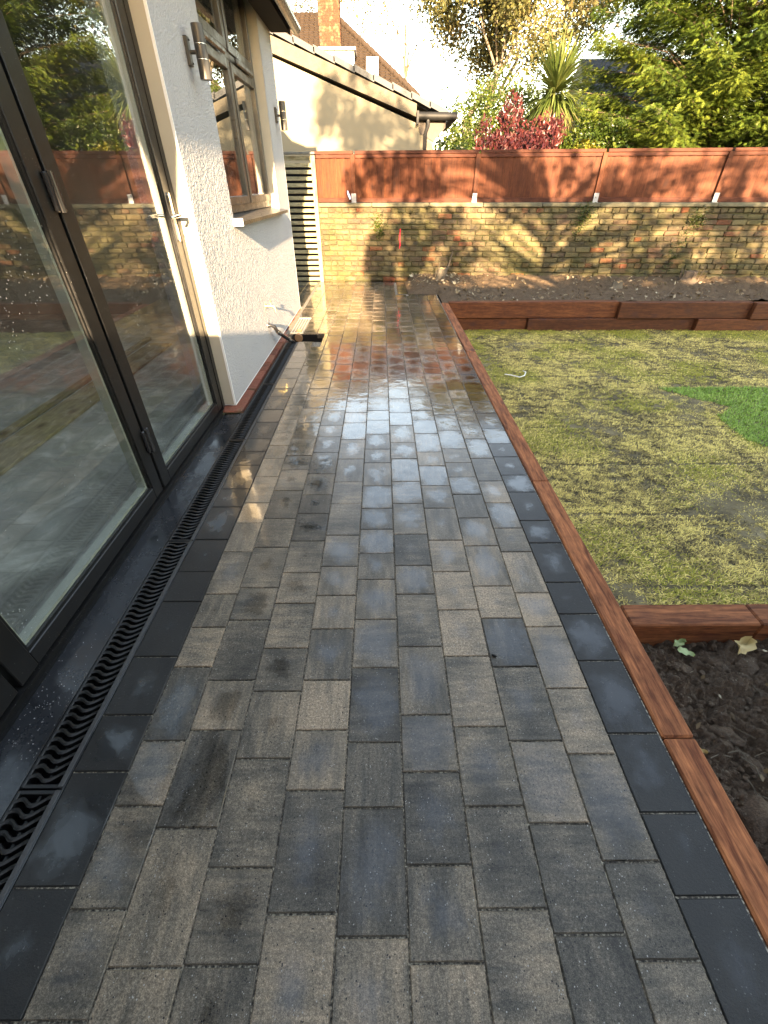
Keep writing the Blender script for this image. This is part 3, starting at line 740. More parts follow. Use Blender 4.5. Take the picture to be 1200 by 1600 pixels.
# moss tufts and creeping weeds on the wall face
def weeds(name, label, blobs, mat, size, cat='plant'):
    base = WA + WD * blobs[0][0] + Vector((0, 0, blobs[0][2])); t = thing(name, label, cat, tuple(base))
    ps = []
    for (s, d, z, rs, rz, n) in blobs:
        q = rng.normal(size=(n, 3)); ps.append(np.array(WA)[None] + np.array(WD)[None] * (s + q[:, :1] * rs) - np.array(WN)[None] * (d + np.abs(q[:, 1:2]) * .02) + np.array([[0, 0, 1]]) * (z + q[:, 2:3] * rz))
    P = np.concatenate(ps); leaves('foliage', P, size, mat, t, .7)
    return t
weeds('wall_weed', 'small green weed rooted in the wall joints left of the red mark', [(1.05, .015, .83, .05, .07, 260), (1.09, .015, .7, .03, .05, 120)], L_LAUREL, .025)
weeds('wall_weed', 'trailing green weed hanging from the coping near the middle post', [(4.3, .03, .98, .07, .08, 260), (4.25, .03, .8, .04, .08, 100)], L_LAUREL, .025)
weeds('wall_weed', 'spindly green creeper on the wall behind the dark rooty stump', [(6.0, .02, .9, .07, .07, 200), (5.9, .02, .6, .05, .12, 90), (5.8, .02, .35, .05, .1, 90)], L_LAUREL, .026)

# ---------------------------------------------------------------- fence on the wall
fe = wall_thing('timber_fence', 'red brown vertical board fence standing on top of the brick wall', 'fence')
FZ0, FZ1 = 1.128, 1.745; PS = [.655, 2.567, 4.42, 6.185, 8.0, 9.85, 11.7, 13.55, 15.4]
def fbox(name, mat, a, b, d0, d1, z0, z1, ch=.004, c=None):
    mb = MB(); mb.cham(a, b, d0, d1, z0, z1, ch, c or (random.random(), random.random(), random.random()), .001); return mb.build(name, mat, fe)
s = .02; fstuff = MB(); nbd = 0
while s < 15.4:
    w = .121 * random.uniform(.96, 1.04); e = s + w
    mb = MB() if s < 8.3 else fstuff
    c = (random.random(), random.random(), random.random()); d = .075 + random.uniform(0, .003)
    # feather-edge profile: thick on one side, thin on the other, lapped over its neighbour
    mb.prism([(s, d + .011), (s, d + .016), (e + .012, d + .016), (e + .012, d - .007), (e - .001, d - .007)], 2, FZ0 + .015, FZ1 - .03 + random.uniform(-.002, .002), c)
    if mb is not fstuff: mb.build('board', FENCE, fe)
    s = e
fstuff.build('boarding', FENCE, fe, kind='stuff')
prev = 0
for p in PS:
    fbox('capping_rail', FENCEX, prev + .002, p + .0, .050, .112, FZ1 - .028, FZ1 + .012); 
    fbox('top_rail', FENCEX, prev + .002, p - .034, .054, .069, FZ1 - .075, FZ1 - .031)
    fbox('gravel_rail', FENCEX, prev + .002, p - .034, .050, .067, FZ0 - .01, FZ0 + .05)
    prev = p + .034
prev = 0
for p in PS:
    fbox('post', FENCE, p - .034, p + .034, .028, .098, FZ0 + .0, FZ1 - .030)
PLATE = simple('galvanised_post_shoe', (.27, .28, .29), .45, .5, metal=.3, var=.1)
for p in PS:
    mb = MB(); mb.cham(p - .037, p + .037, .018, .026, 1.117, 1.235, .003); mb.box(p - .037, p + .037, -.01, .018, 1.1165, 1.1205)
    mb.build('post_shoe', PLATE, fe)
RAG = simple('blue_white_plastic', (.35, .42, .72), .4, .4, var=.3, scale=60)
rg = MB(); q = WA + WD * .60
rg.tube([(q.x, q.y - .02, 1.16), (q.x - .012, q.y - .03, 1.20), (q.x - .03, q.y - .02, 1.24), (q.x - .035, q.y - .015, 1.27)], [.012, .018, .014, .006], 6)
tag(rg.build('plastic_rag', RAG), 'scrap of blue and white plastic stuck beside the first fence post', 'rag')

# ---------------------------------------------------------------- slatted gate
ga = thing('slatted_gate', 'pale horizontal slat gate between house corner and brick wall', 'gate', (-1.35, 8.45, 0))
for k in range(21):
    z = .012 + k * .0815; mb = MB(); c = (random.random(), random.random(), random.random())
    mb.cham(-2.35, -1.118, 8.44 + random.uniform(0, .004), 8.46, z, z + .050, .003, c); put(mb, 'slat', GATEW, ga)
mb = MB(); mb.cham(-1.116, -1.055, 8.415, 8.50, -.02, 1.70, .004); put(mb, 'post', GATEV, ga)
for x in (-2.3, -1.75):
    mb = MB(); mb.cham(x, x + .06, 8.462, 8.50, 0, 1.69, .004); put(mb, 'batten', GATEV, ga)
mb = MB(); mb.cham(-2.36, -1.05, 8.41, 8.505, 1.712, 1.742, .004); put(mb, 'cap', simple('weathered_grey_cap', (.10, .10, .09), .8, .2, var=.4), ga)
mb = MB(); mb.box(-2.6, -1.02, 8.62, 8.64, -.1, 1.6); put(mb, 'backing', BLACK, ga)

# ---------------------------------------------------------------- house extension
HX = -1.173; DX = -1.262; HY = 6.42
ho = thing('house_extension', 'pale grey textured render extension with dark doors and window', 'house', (-2.5, 2, 0))
def hb(name, mat, *b, **kw):
    mb = MB(); mb.box(*b); return put(mb, name, mat, ho, **kw)
WY0, WY1, WZ0, WZ1 = 3.95, 5.82, 1.12, 3.0; TOP = 3.05; XB = -1.47
mb = MB()
mb.box(XB, HX, 3.125, WY0, .0, TOP); mb.box(XB, HX, WY0, WY1, .0, WZ0); mb.box(XB, HX, WY1, HY, .0, TOP)
mb.box(XB, HX, WY0, WY1, WZ1, TOP); mb.box(XB, HX, -4.2, 3.125, 2.32, TOP)
mb.box(-5.6, XB, HY - .3, HY, 0, TOP); mb.box(XB, HX, -4.2, -2.4, 0, 2.32)
put(mb, 'wall', RENDER, ho)
mb = MB(); mb.box(XB + .05, HX - .0015, 3.121, 3.1248, .001, 2.31); mb.box(DX - .02, HX - .0015, WY0, WY0 + .004, WZ0 + .03, WZ1); mb.box(DX - .02, HX - .0015, WY1 - .004, WY1, WZ0 + .03, WZ1)
put(mb, 'reveal', REVEAL, ho, kind='stuff')
# pebbly render coat: real relief on the face that the camera looks along
st_ = .0055; yy = np.arange(3.128, HY - .004, st_); zz = np.arange(.006, 2.72, st_)
Yg, Zg = np.meshgrid(yy, zz)
rel = .0016 * vnoise(Yg, Zg, 78, 41) + .0016 * vnoise(Yg, Zg, 125, 42) + .0008 * vnoise(Yg, Zg, 30, 43)
hole = (Yg > WY0 - .006) & (Yg < WY1 + .006) & (Zg > WZ0 - .045)
edge = np.clip(np.minimum(np.minimum(Yg - 3.128, HY - .004 - Yg), Zg - .006) / .02, 0, 1)
Xg = HX + .0006 + rel * edge
nx = len(yy); ii = np.arange(nx * (len(zz) - 1)).reshape(len(zz) - 1, nx)[:, :-1]
ok = ~hole[:-1, :-1] & ~hole[1:, 1:]; ii = ii[ok]
np_mesh('render_coat', np.stack([Xg, Yg, Zg], -1).reshape(-1, 3) - np.array(ho.location), np.stack([ii, ii + 1, ii + nx + 1, ii + nx], 1), RENDER, ho, smooth=True)
RENDERWHITE = simple('white_corner_bead', (.74, .74, .72), .6, .3, var=.05)
mb = MB()
mb.box(HX - .012, HX + .0025, 3.1195, 3.127, .001, 2.31); mb.box(HX - .1, HX + .002, 3.121, HY, -.003, .004)
mb.box(HX - .004, HX + .0022, HY - .006, HY + .002, .005, TOP)
put(mb, 'render_bead', RENDERWHITE, ho)
# interior
mb = MB(); mb.box(-5.6, -1.335, -4.2, HY - .3, -.08, -.005); put(mb, 'floor', SCREED, ho)
mb = MB(); mb.box(-5.6, -5.5, -4.2, HY - .3, -.0, 2.6); mb.box(-5.5, XB, HY - .34, HY - .301, 0, 2.6); mb.box(-5.5, XB, -4.2, -4.1, 0, 2.6); put(mb, 'inner_wall', PLASTER, ho)
mb = MB(); mb.box(-5.6, -5.4, -4.2, HY - .3, 2.6, 2.7); mb.box(-1.9, -1.30, -4.2, HY - .3, 2.6, 2.7); mb.box(-5.4, -1.9, -4.2, .5, 2.6, 2.7); mb.box(-5.4, -1.9, 2.9, HY - .3, 2.6, 2.7); put(mb, 'ceiling', PLASTER, ho)  # ceiling left open in the middle: added unseen rooflight to brighten indoors
# roof: gutter and slope
mb = MB(); mb.prism([(-.985, 2.62), (-.985, 2.66), (-1.6, 3.28), (-1.9, 3.28), (-1.9, 3.05), (-1.2, 3.05)], 1, -4.4, HY + .08)
mb.box(-5.7, -5.4, -4.4, HY + .08, 3.05, 3.28); mb.box(-5.4, -1.9, -4.4, .5, 3.05, 3.28); mb.box(-5.4, -1.9, 2.9, HY + .08, 3.05, 3.28); put(mb, 'roof', SLATE, ho)  # matching unseen roof opening, added to let daylight onto the floor
mb = MB(); mb.box(-1.172, -.99, -4.4, HY + .06, 2.585, 2.61); mb.box(-1.6, -.984, HY + .0605, HY + .085, 2.60, 3.04); mb.box(-.99, -.972, -4.4, HY + .06, 2.57, 2.70); put(mb, 'fascia', simple('matt_black_soffit', (.008, .008, .008), .8, .15), ho)
mb = MB(); gp = []
for k in range(9):
    a = math.pi + math.pi * k / 8; gp.append((-.917 + .052 * math.cos(a), 2.625 + .052 * math.sin(a)))
for k in range(8, -1, -1):
    a = math.pi + math.pi * k / 8; gp.append((-.917 + .047 * math.cos(a), 2.625 + .047 * math.sin(a)))
for i in range(len(gp) // 2 - 1):
    j = len(gp) - 1 - i; mb.prism([gp[i], gp[i + 1], gp[j - 1], gp[j]], 1, -4.4, HY + .09)
put(mb, 'gutter', BLACKP, ho)
# plinth bricks along the wall foot
PB = mat_brick('red_plinth_brick', [(0, (.16, .05, .035)), (.5, (.26, .085, .055)), (1, (.34, .15, .11))], .1, .6)
mb = MB(); mb.box(HX - .2, -1.118, 3.0, 6.44, -.25, -.024); put(mb, 'plinth_mortar', MORTAR, ho)
y = 3.03
while y < 6.40:
    mb = MB(); mb.cham(HX - .1, -1.112 + random.uniform(-.004, .004), y, y + .213, -.09, -.012 + random.uniform(-.004, .003), .006, (random.random(),) * 3, .003); put(mb, 'plinth_brick', PB, ho); y += .224

# bifold doors ---------------------------------------------------
mb = MB()
mb.box(-1.335, DX + .004, 3.073, 3.121, -.03, 2.31); mb.box(-1.335, DX + .004, -2.4, 3.073, 2.24, 2.31)
mb.box(-1.335, DX + .012, -2.4, 3.073, -.06, -.004); mb.box(-1.335, DX + .004, -2.4, -2.35, -.004, 2.24)
mb.box(DX + .012, DX + .030, -2.4, 3.10, -.06, -.03)
door = put(mb, 'bifold_door', ALU, ho)
def dsub(mb, name, mat, **kw):
    o = mb.build(name, mat, door, **kw); return o
panels = [(1.985, 3.070), (.795, 1.965), (-.375, .775), (-1.5, -.395)]
for (a, b) in panels:
    st = .085; z0, z1 = .002, 2.235
    mb = MB(); xf = DX; xb = DX - .065
    for (q0, q1, w0, w1) in ((a, a + st, z0, z1), (b - st, b, z0, z1)): mb.cham(xb, xf, q0, q1, w0, w1, .003)
    mb.cham(xb, xf - .0004, a + st, b - st, z0, z0 + .068, .003); mb.cham(xb, xf - .0004, a + st, b - st, z1 - .068, z1, .003)
    # raised glazing bead
    for (q0, q1, w0, w1) in ((a + st, a + st + .012, z0 + .068, z1 - .068), (b - st - .012, b - st, z0 + .068, z1 - .068)): mb.box(xf - .03, xf - .008, q0, q1, w0, w1)
    mb.box(xf - .03, xf - .009, a + st + .012, b - st - .012, z0 + .068, z0 + .078)
    dsub(mb, 'sash', ALU)
    g0, g1, h0, h1 = a + st + .012, b - st - .012, z0 + .078, z1 - .068
    mb = MB(); mb.box(xf - .0195, xf - .0155, g0 - .004, g1 + .004, h0 - .004, h1)
    dsub(mb, 'pane', GLASS)
    mb = MB(); t = .013
    mb.box(xf - .062, xf - .022, g0, g0 + t, h0, h1); mb.box(xf - .062, xf - .022, g1 - t, g1, h0, h1)
    mb.box(xf - .062, xf - .022, g0 + t, g1 - t, h0 - .01, h0 + .012)
    dsub(mb, 'spacer', SPACER)
for zc in (1.32, .3, 2.0):
    mb = MB(); mb.cham(DX + .001, DX + .016, 1.945, 2.005, zc - .06, zc + .06, .004)
    mb.tube([(DX + .016, 1.975, zc - .062), (DX + .016, 1.975, zc + .062)], .011, 10); dsub(mb, 'hinge', BLACKP)
# lever handle on its long back plate
mb = MB(); hy = 3.028
n = 16; poly = []
for k in range(n):
    a = 2 * math.pi * k / n; poly.append((hy + .014 * math.cos(a), (1.295 if math.sin(a) > 0 else 1.085) + .014 * math.sin(a)))
mb.prism([(p, q) for p, q in poly], 0, DX, DX + .010)
mb.tube([(DX + .01, hy, 1.20), (DX + .055, hy, 1.20)], .010, 10)
mb.tube([(DX + .052, hy + .004, 1.20), (DX + .056, hy - .05, 1.201), (DX + .050, hy - .115, 1.199), (DX + .040, hy - .128, 1.197)], [.0095, .0085, .008, .007], 10)
mb.tube([(DX + .009, hy, 1.115), (DX + .013, hy, 1.115)], .007, 10)
dsub(mb, 'handle', CHROME)
# sill strip between the door track and the drain
mb = MB(); mb.box(-1.2315, -1.0885, -2.4, 3.02, -.10, -.024); put(mb, 'wet_sill', SILLM, ho)
mb = MB(); mb.box(-1.088, -1.0850, -2.4, 3.02, -.10, -.0145); put(mb, 'sill_edge', ALUEDGE, ho)
mb = MB(); mb.box(-1.335, -1.232, -2.4, 3.11, -.10, -.0605); put(mb, 'threshold', BLACKP, ho)
random.seed(5); mb = MB()
for k in range(150):
    y = random.gauss(.72, .12) if k < 110 else random.uniform(.4, 3); x = random.uniform(-1.225, -1.095)
    lump(mb, (x, y, -.0235), random.uniform(.0008, .0021), .6, 1)
put(mb, 'grit', WHITE, ho, kind='stuff')

# window ---------------------------------------------------------
FX = -1.262
mb = MB()
def fr(mb, y0, y1, z0, z1, w, xa=FX - .07, xb=FX, ch=.004):
    mb.cham(xa, xb, y0, y0 + w, z0, z1, ch); mb.cham(xa, xb, y1 - w, y1, z0, z1, ch)
    mb.cham(xa, xb - .0004, y0 + w, y1 - w, z0, z0 + w, ch); mb.cham(xa, xb - .0004, y0 + w, y1 - w, z1 - w, z1, ch)
wy0, wy1, wz0, wz1 = WY0 + .006, WY1 - .006, 1.155, 2.98
fr(mb, wy0, wy1, wz0, wz1, .058); 
mb.cham(FX - .07, FX - .0008, wy0 + .058, wy1 - .058, 2.125, 2.185, .004)
mb.cham(FX - .07, FX - .0012, 4.86, 4.92, wz0 + .058, 2.1249, .004); mb.cham(FX - .07, FX - .0012, 4.86, 4.92, 2.1851, wz1 - .058, .004)
win = put(mb, 'window', WFRAME, ho)
for (a, b, c_, d_) in ((wy0 + .055, 4.863, wz0 + .055, 2.127), (4.917, wy1 - .055, wz0 + .055, 2.127), (wy0 + .055, 4.863, 2.183, wz1 - .055), (4.917, wy1 - .055, 2.183, wz1 - .055)):
    mb = MB(); fr(mb, a, b, c_, d_, .058, FX - .05, FX + .012); mb.build('casement', WFRAME, win)
    mb = MB(); mb.box(FX - .016, FX - .012, a + .05, b - .05, c_ + .05, d_ - .05); mb.build('pane', GLASS, win)
for (a, b) in ((4.15, 4.72), (5.05, 5.62)):
    mb = MB(); mb.cham(FX + .012, FX + .038, a, b, 2.132, 2.172, .009); mb.build('trickle_vent', WFRAME, win)
mb = MB(); mb.prism([(-1.30, 1.128), (-1.30, 1.156), (-1.094, 1.122), (-1.094, 1.098), (-1.104, 1.096), (-1.106, 1.110)], 1, WY0 - .035, WY1 + .05); mb.build('sill', WFRAME, win)
mb = MB(); mb.box(-1.172, -1.0925, WY0 - .047, WY0 - .034, 1.093, 1.142); mb.build('sill_end', WHITE, win)

# plank lying indoors
pk = MB(); pk.cham(-2.52, -2.27, .4, 4.7, -.004, .018, .004, (.5, .3, .6)); pk.cham(-2.62, -2.57, .6, 4.9, -.004, .03, .004, (.2, .3, .6))
tag(pk.build('floor_plank', PLANK), 'bare pine plank lying on the concrete floor behind the door glass', 'plank')

# ---------------------------------------------------------------- wall lamps
def lamp(label, y, z):
    t = thing('wall_lamp', label, 'wall lamp', (HX, y, z), 'up and down lamps on the extension wall')
    cx = HX + .088
    mb = MB(); mb.cham(HX - .001, HX + .024, y - .021, y + .021, z - .062, z + .062, .003); put(mb, 'back_plate', LAMPM, t)
    mb = MB(); mb.tube([(HX + .02, y, z - .003), (cx, y, z - .003)], .0095, 10); put(mb, 'arm', LAMPM, t)
    for a, b in ((z - .118, z - .035), (z - .0325, z + .028), (z + .0305, z + .108)):
        mb = MB(); mb.tube([(cx, y, a), (cx, y, b)], .0335, 28); put(mb, 'shade', LAMPM, t)
    mb = MB()
    for q in (z - .035, z + .028): mb.tube([(cx, y, q), (cx, y, q + .0025)], .0325, 28)
    put(mb, 'seam_ring', CHROME, t)
    mb = MB()
    for q in (z - .048, z + .048): mb.tube([(HX + .024, y + .008, q), (HX + .029, y + .008, q)], .005, 8)
    put(mb, 'screw', BLACKP, t)
lamp('dark cylindrical wall lamp nearest the camera between door and window', 3.59, 1.955)
lamp('dark cylindrical wall lamp at the far corner beyond the window', 6.17, 1.93)

# ---------------------------------------------------------------- taps, pipe and gully
tp = thing('brass_tap', 'small brass garden tap on the render above the black waste pipe', 'tap', (HX, 4.49, .415))
mb = MB(); mb.tube([(HX, 4.49, .415), (HX + .055, 4.49, .415), (HX + .085, 4.49, .41), (HX + .095, 4.49, .385), (HX + .095, 4.49, .365)], [.009, .011, .010, .009, .008], 10)
mb.tube([(HX + .004, 4.49, .415), (HX + .008, 4.49, .415)], .019, 12); put(mb, 'body', BRASS, tp)
mb = MB(); mb.tube([(HX + .055, 4.49, .42), (HX + .057, 4.49, .455)], .006, 8); mb.tube([(HX + .057, 4.462, .457), (HX + .057, 4.49, .462), (HX + .057, 4.518, .457)], [.005, .007, .005], 8); put(mb, 'handle', BRASS, tp)
wp = thing('waste_pipe', 'black waste pipe elbow running from the render wall into the open gully', 'pipe', (HX, 4.5, .24))
mb = MB(); mb.tube([(HX - .02, 4.47, .245), (HX + .04, 4.47, .243), (HX + .06, 4.49, .225), (HX + .07, 4.545, .165), (-1.05, 4.66, .075), (-1.0, 4.775, .002), (-.985, 4.86, -.07)], [.016, .016, .018, .017, .017, .018, .018], 12); put(mb, 'pipe', BLACKP, wp)
mb = MB(); mb.tube([(HX + .068, 4.54, .17), (HX + .085, 4.575, .142)], .023, 12); mb.tube([(-1.035, 4.70, .052), (-1.022, 4.727, .032)], .0225, 12); mb.tube([(HX, 4.47, .245), (HX + .008, 4.47, .245)], .026, 12); put(mb, 'collar', CHROME, wp)
gu = thing('open_gully', 'open dark gully hole cut in the paving with grey slotted cover', 'drain', (-.9, 4.95, -.2))
x0, x1, y0, y1 = HOLE
mb = MB(); mb.box(x0, x1, y0, y0 + .004, -.28, -.012); mb.box(x0, x1, y1 - .004, y1, -.28, -.012); mb.box(x0, x0 + .004, y0 + .004, y1 - .004, -.28, -.012)
mb.box(x1 - .004, x1, y0 + .004, y1 - .004, -.28, -.012); mb.box(x0, x1, y0, y1, -.30, -.281); put(mb, 'pit', BLACK, gu)
mb = MB(); mb.box(x0 + .005, x1 - .005, y0 + .005, y1 - .005, -.16, -.155); put(mb, 'standing_water', mat_black('dark_drain_water', (.01, .01, .01), .03, .06), gu)
mb = MB(); mb.tube([(-1.0, 5.10, -.05), (-1.0, 5.22, -.02)], .045, 16); put(mb, 'inlet', simple('terracotta_pipe', (.35, .19, .10), .7, .3), gu)
GREYM = simple('galvanised_cover', (.42, .41, .36), .45, .5, metal=.5, var=.3)
for k in range(5):
    xx = -1.09 + k * .031; mb = MB(); mb.cham(xx, xx + .014, 5.14, 5.80, -.02, .006, .002); put(mb, 'cover_bar', GREYM, gu)
mb = MB(); mb.cham(-1.095, -.945, 5.123, 5.139, -.02, .005, .002); mb.cham(-1.095, -.945, 5.801, 5.817, -.02, .005, .002); mb.box(-1.095, -.945, 5.14, 5.80, -.06, -.03); put(mb, 'cover_frame', GREYM, gu)

# ---------------------------------------------------------------- channel drain
dr = thing('channel_drain', 'long black wavy grated channel drain along the door sill', 'drain', (-1.02, 2, 0))
DX0, DX1 = -1.083, -.948
mb = MB(); mb.box(DX0, DX1, -1.5, 4.785, -.14, -.135); mb.box(DX0, DX0 + .006, -1.5, 4.785, -.135, -.006); mb.box(DX1 - .006, DX1, -1.5, 4.785, -.135, -.004)
put(mb, 'channel', BLACKP, dr)
sec = [-1.5, -.515, .49, 1.545, 2.56, 3.575, 4.59, 4.785]
for a, b in zip(sec[:-1], sec[1:]):
    mb = MB(); mb.cham(DX1 - .022, DX1 - .0065, a + .003, b - .003, -.05, -.0028, .002); mb.box(DX1 - .0215, DX1 - .007, a + .004, b - .004, -.052, -.049)
    put(mb, 'edge_rail', DRAINRAIL, dr)
    mb = MB(); mb.cham(DX0 + .0065, DX0 + .016, a + .003, b - .003, -.05, -.007, .002); mb.box((DX0 + DX1) / 2 - .004, (DX0 + DX1) / 2 + .004, a + .004, b - .004, -.05, -.022)
    mb.box(DX0 + .016, DX1 - .022, a + .003, a + .012, -.05, -.008); mb.box(DX0 + .016, DX1 - .022, b - .012, b - .003, -.05, -.008)
    grate = put(mb, 'grate', GRATE, dr)
    y = a + .03
    while y < b - .025:
        if not hasattr(lamp, 'bar'):
            m2 = MB(); xs = np.linspace(DX0 + .014, DX1 - .02, 13); q = []
            for i, x in enumerate(xs):
                u = i / 12; off = .0105 * math.sin(u * 2 * math.pi * 1.25 + .4) + .008 * (u - .5); q.append((x, off))
            for i in range(12):
                (xa, oa), (xb, ob) = q[i], q[i + 1]
                ta = -.006 - .003 * math.sin(i / 12 * math.pi * 3); tb = -.006 - .003 * math.sin((i + 1) / 12 * math.pi * 3); w = .0056
                vs = [(xa, oa - w, ta - .001), (xa, oa + w, ta - .001), (xb, ob + w, tb - .001), (xb, ob - w, tb - .001), (xa, oa, ta + .001), (xb, ob, tb + .001),
                      (xa, oa - w * .6, -.035), (xa, oa + w * .6, -.035), (xb, ob + w * .6, -.035), (xb, ob - w * .6, -.035)]
                m2.add(vs, [(0, 3, 5, 4), (4, 5, 2, 1), (0, 6, 9, 3), (1, 2, 8, 7)])
            lamp.bar = m2.build('bar', GRATE); base = lamp.bar
            base.parent = grate; base.location = (0, y, 0)
        else:
            if y < 2.8: o = lamp.bar.copy(); COL.objects.link(o); o.parent = grate; o.location = (0, y, 0)
            else:
                if 'far' not in globals(): far = MB()
                for v in [0]:
                    far.add([(p.co.x, p.co.y + y, p.co.z) for p in lamp.bar.data.vertices], [tuple(p.vertices) for p in lamp.bar.data.polygons])
        y += .0255
put(far, 'far_bars', GRATE, dr, kind='stuff')

# ---------------------------------------------------------------- neighbour's gable beyond the fence
GY = 10.9
ng = thing('neighbour_outbuilding', 'cream rendered lean-to gable with grey tiled verge behind the fence', 'building', (-.6, GY, -.6))
def zr(x): return 3.385 - .338 * (x + 1.9)      # underside of the verge
mb = MB(); mb.prism([(-4.2, -.6), (.965, -.6), (.965, zr(.965) - .26), (-4.2, zr(-4.2) - .26)], 1, GY, GY + 5); put(mb, 'wall', CREAM, ng)
mb = MB(); mb.prism([(-4.3, zr(-4.3) - .25), (.62, zr(.62) - .25 + .07), (.62, zr(.62)), (-4.3, zr(-4.3))], 1, GY - .06, GY + 5.1); put(mb, 'verge_board', CEMENT, ng)
n = 0; x = 1.22
while x > -4.3:
    mb = MB(); x1_ = x - .345
    zz = lambda q: zr(q) + .015
    mb.prism([(x, zz(x)), (x, zz(x) + .085), (x1_ - .02, zz(x1_) + .12), (x1_ - .02, zz(x1_) + .03)], 1, GY - .10, GY + .16, (random.random(),) * 3); put(mb, 'verge_tile', SLATE, ng); x = x1_
mb = MB(); mb.prism([(1.2, zr(1.2)), (1.2, zr(1.2) + .05), (-4.3, zr(-4.3) + .06), (-4.3, zr(-4.3))], 1, GY + .17, GY + 5.1); put(mb, 'roof', SLATE, ng)
mb = MB(); mb.prism([(.64, zr(.64) - .22), (1.18, zr(1.18) - .02), (1.18, zr(1.18) - .14), (.966, 2.0), (.70, 2.12)], 1, GY - .02, GY + 5); put(mb, 'soffit', simple('dark_brown_soffit', (.055, .045, .038), .7, .3), ng)
mb = MB(); mb.tube([(.64, GY - .11, 2.36), (1.36, GY - .11, 2.35)], .062, 12); mb.tube([(1.33, GY - .1, 2.35), (1.36, GY + 2, 2.35)], .06, 10); mb.box(.62, .66, GY - .17, GY - .04, 2.24, 2.43); put(mb, 'gutter', simple('matt_black_gutter', (.008, .008, .008), .6, .25), ng)
mb = MB(); mb.tube([(.84, GY - .11, 2.33), (.84, GY - .11, 2.22), (.80, GY - .07, 2.12), (.80, GY - .06, -.5)], .036, 10); put(mb, 'downpipe', BLACKP, ng)

# ---------------------------------------------------------------- brown roofed house further off
bh = thing('brown_roofed_house', 'brown tiled hipped roof with brick chimney behind the cream gable', 'house', (-3, 25, -.6))
BRW = simple('dull_brown_brickwork', (.2, .13, .09), .9, .2, var=.3)
mb = MB(); mb.box(-9, .6, 22.5, 32, -.6, 3.9); put(mb, 'wall', BRW, bh)
def rz(z): return z
roof = MB()
A = [(1.35, 22, 3.9), (-9.5, 22, 3.9), (-9.5, 32.5, 3.9), (1.35, 32.5, 3.9)]; ridge = [(-2.1, 26.3, 6.95), (-8.5, 26.3, 6.95)]
roof.add(A + ridge, [(0, 4, 5, 1), (0, 3, 4), (2, 5, 4, 3), (1, 5, 2)]); roof_o = put(roof, 'roof', BROWNT, bh)
tiles = MB()
def course_tiles(mb, P0, P1, Q0, Q1, rows, cols):
    P0, P1, Q0, Q1 = map(Vector, (P0, P1, Q0, Q1))
    for r_ in range(rows):
        a0 = P0.lerp(Q0, r_ / rows); a1 = P1.lerp(Q1, r_ / rows); b0 = P0.lerp(Q0, (r_ + 1.15) / rows); b1 = P1.lerp(Q1, (r_ + 1.15) / rows)
        nn = (a1 - a0).cross(b0 - a0)
        if nn.length < 1e-6: continue
        nn.normalize(); nn = nn if nn.z > 0 else -nn
        m = max(2, round(cols * (a1 - a0).length / (P1 - P0).length))
        for c_ in range(m):
            u0 = (c_ + .04 + (.5 if r_ % 2 else 0)) / m; u1 = min(1, u0 + .92 / m)
            if u0 >= 1: continue
            h = .05 + random.uniform(0, .02)
            v = [a0.lerp(a1, u0) + nn * h, a0.lerp(a1, u1) + nn * h, b0.lerp(b1, u1) + nn * .012, b0.lerp(b1, u0) + nn * .012, a0.lerp(a1, u0), a0.lerp(a1, u1)]
            mb.add(v, [(0, 1, 2, 3), (4, 5, 1, 0)], (random.random(),) * 3)
course_tiles(tiles, A[1], A[0], ridge[1], ridge[0], 34, 55); course_tiles(tiles, A[0], A[3], ridge[0], (-2.1, 26.4, 6.95), 34, 50)
put(tiles, 'roof_tiles', BROWNT, bh, kind='stuff')
rt = MB()
for k in range(20):
    p = Vector(A[0]).lerp(Vector(ridge[0]), k / 20); q = Vector(A[0]).lerp(Vector(ridge[0]), (k + 1.1) / 20); rt.tube([p + Vector((0, 0, .04)), q + Vector((0, 0, .09))], [.12, .10], 6)
put(rt, 'hip_tiles', BROWNT, bh)
# chimney with bricks
ch = MB(); cx, cy = -1.98, 24.6; ch.box(cx - .40, cx + .40, cy - .38, cy + .38, 4.8, 7.9); cho = put(ch, 'chimney', simple('chimney_mortar', (.045, .036, .026), .9, .2), bh)
cb = MB()
for r_ in range(26):
    z = 5.5 + r_ * .085
    for side in range(2):
        x = cx - .405 + (.1 if r_ % 2 else 0)
        while x < cx + .38:
            w = min(.21, cx + .405 - x); c = (random.uniform(.5, 1),) * 3
            if side == 0: cb.box(x, x + w - .012, cy - .392, cy - .36, z, z + .072, c)
            x += w
    y = cy - .39 + (0 if r_ % 2 else .1)
    while y < cy + .36:
        w = min(.21, cy + .39 - y); cb.box(cx + .38, cx + .412, y, y + w - .012, z, z + .072, (random.uniform(.5, 1),) * 3); y += w
CHB = mat_brick('chimney_brick', [(0, (.028, .013, .008)), (.5, (.042, .018, .010)), (1, (.06, .022, .011))], 0, .3)
o = cb.build('chimney_bricks', CHB, cho, kind='stuff')
fl = MB(); fl.box(cx - .46, cx + .46, cy - .5, cy + .44, 5.15, 5.32); fl.build('flashing', simple('pale_flashing', (.45, .36, .30), .7, .3), cho)
